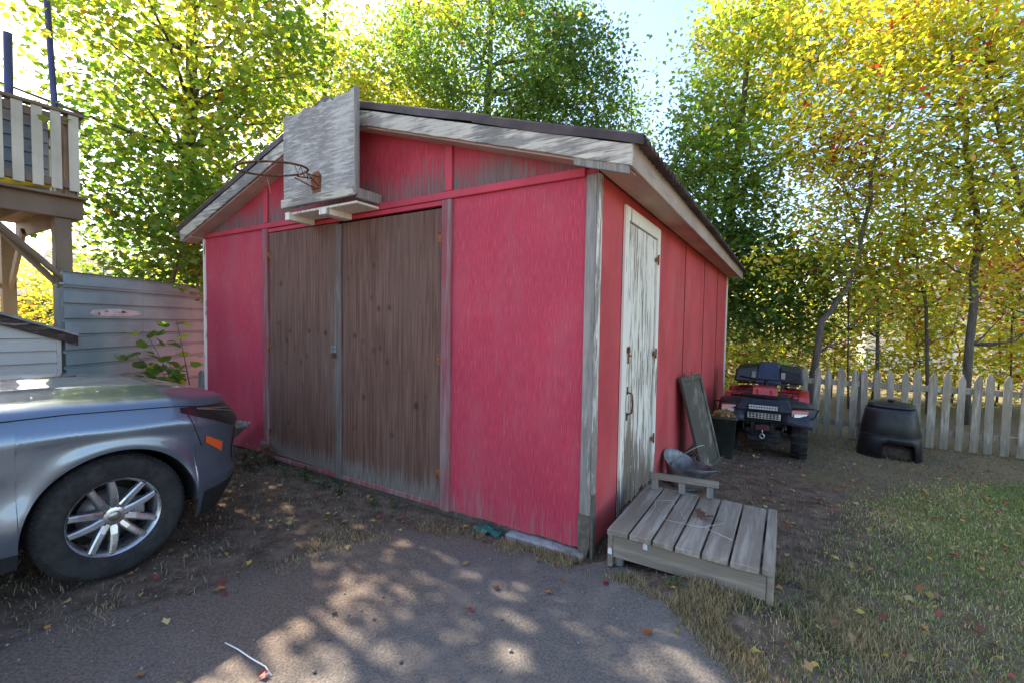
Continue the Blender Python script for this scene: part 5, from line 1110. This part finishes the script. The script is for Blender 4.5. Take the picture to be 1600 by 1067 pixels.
big = [(672, 833, 'red', 'a'), (757, 850, 'red', 'a'), (735, 957, 'red', 'a'), (776, 924, 'brown', 'a'), (945, 925, 'red', 'e'), (347, 915, 'red', 'a'), (352, 932, 'red', 'a'), (410, 1063, 'red', 'a'), (493, 776, 'red', 'e'), (540, 760, 'orange', 'e'), (1013, 1000, 'orange', 'a'), (1343, 797, 'orange', 'l'), (1362, 803, 'yellow', 'l'), (1533, 772, 'red', 'l'), (1512, 787, 'orange', 'l'), (1435, 920, 'orange', 'l'), (1410, 945, 'orange', 'l'), (1512, 972, 'red', 'l'), (1413, 1025, 'red', 'l'), (1232, 1005, 'brown', 'l'), (1357, 829, 'yellow', 'l'), (1560, 1030, 'yellow', 'l'), (1395, 870, 'yellow', 'l'), (1535, 870, 'red', 'l'), (1482, 750, 'orange', 'l'), (1590, 835, 'yellow', 'l'), (1505, 805, 'yellow', 'l'), (1310, 790, 'yellow', 'l'), (1527, 980, 'red', 'l')]
wh = {'a': 'lying on the asphalt driveway', 'e': 'lying on the earth by the shed', 'l': 'lying on the patchy lawn'}; rr = random.Random(3)
for (a, b, k, w) in big:
    p = gp(a, b, -.05 if w == 'l' else 0); z = float(max(ground_h(np.array([p.x]), np.array([p.y]))[0], gzf(p.x, p.y)+.010))
    if w == 'l': p = gp(a, b, z+.02)
    o = bpy.data.objects.new('fallen_leaf', fl[k]); COL.objects.link(o); o.location = (p.x, p.y, z+(.030 if w == 'l' else .014)); s = rr.uniform(.036, .056); o.scale = (s, s, s); o.rotation_euler = (rr.uniform(-.35, .35), rr.uniform(-.35, .35), rr.uniform(0, 6.28))
    props(o, k+' maple leaf '+wh[w], 'leaf', 'fallen leaves '+wh[w])
for k, (uu, vv) in enumerate(((.585, .40), (.61, .36), (.66, .34))):
    o = bpy.data.objects.new('fallen_leaf', fl['brown']); COL.objects.link(o); o.location = W(uu, vv, .322); s = .075; o.scale = (s, s, s); o.rotation_euler = (.5*rr.uniform(-1, 1), .6*rr.uniform(-1, 1), rr.uniform(0, 6)); props(o, 'curled brown leaf lying on the plank platform', 'leaf', 'leaves on the platform')
# leaves heaped in the bin
rng = np.random.default_rng(9); n = 260; a = rng.uniform(0, 2*PI, n); r = np.sqrt(rng.random(n)); P = np.stack([r*.14*np.cos(a), r*.125*np.sin(a), .50+.09*(1-r**2)+rng.uniform(-.01, .03, n)], 1)
o = leaves(P, .075, np.array([[.42, .29, .12]])*rng.uniform(.4, 1.2, (n, 1)), PALM, rng, .6, .2, BN, 'leaf_heap', LITTER)
# weeds along the shed front
def weed(px, py, h, n, col, label, sd):
    p = gp(px, py, 0); t = thing('weed', label, 'weed', (p.x, p.y, float(ground_h(np.array([p.x]), np.array([p.y]))[0]))); g = np.random.default_rng(sd)
    for k in range(max(3, n//14)):
        an = g.uniform(0, 2*PI); l = h*g.uniform(.5, 1); MB().tube([(0, 0, 0), (math.cos(an)*l*.3, math.sin(an)*l*.25, l*.6), (math.cos(an)*l*.55, math.sin(an)*l*.45, l)], [.003, .0025, .0012], 5).build('stem', wm_, t)
    f = g.random(n); an = g.uniform(0, 2*PI, n); rr_ = h*.55*f**.7; P = np.stack([rr_*np.cos(an), rr_*np.sin(an)*.8, h*(.08+.85*g.random(n)*(1-.4*f))], 1)
    leaves(P, h*.20, np.array([col])*g.uniform(.6, 1.3, (n, 1)), OVAL, g, .8, .2, t, 'leaf_tuft')
wm_ = plain('weed_stem', (.10, .13, .05), .7)
WL = [(478, 752, .16, 60, (.05, .10, .03), 'dark green weed under the brown door nearer the car'), (505, 762, .13, 60, (.045, .10, .035), 'low green weed under the middle of the brown doors'), (530, 772, .11, 50, (.05, .11, .035), 'small green weed below the door strip'), (585, 790, .10, 60, (.11, .14, .05), 'pale green weed tuft below the wider brown door'), (615, 795, .10, 40, (.05, .09, .03), 'small dark weed near the hinge side of the wider brown door'), (445, 745, .14, 40, (.10, .11, .05), 'straggly weed before the narrower brown door'), (1052, 948, .10, 50, (.08, .15, .03), 'bright green weed at the asphalt edge by the platform'), (408, 728, .30, 70, (.16, .12, .07), 'dry brown weed in front of the narrow red panel by the car'), (385, 735, .26, 60, (.12, .11, .05), 'dry weed beside the split grey timber')]
for i, w in enumerate(WL): weed(*w, 300+i)
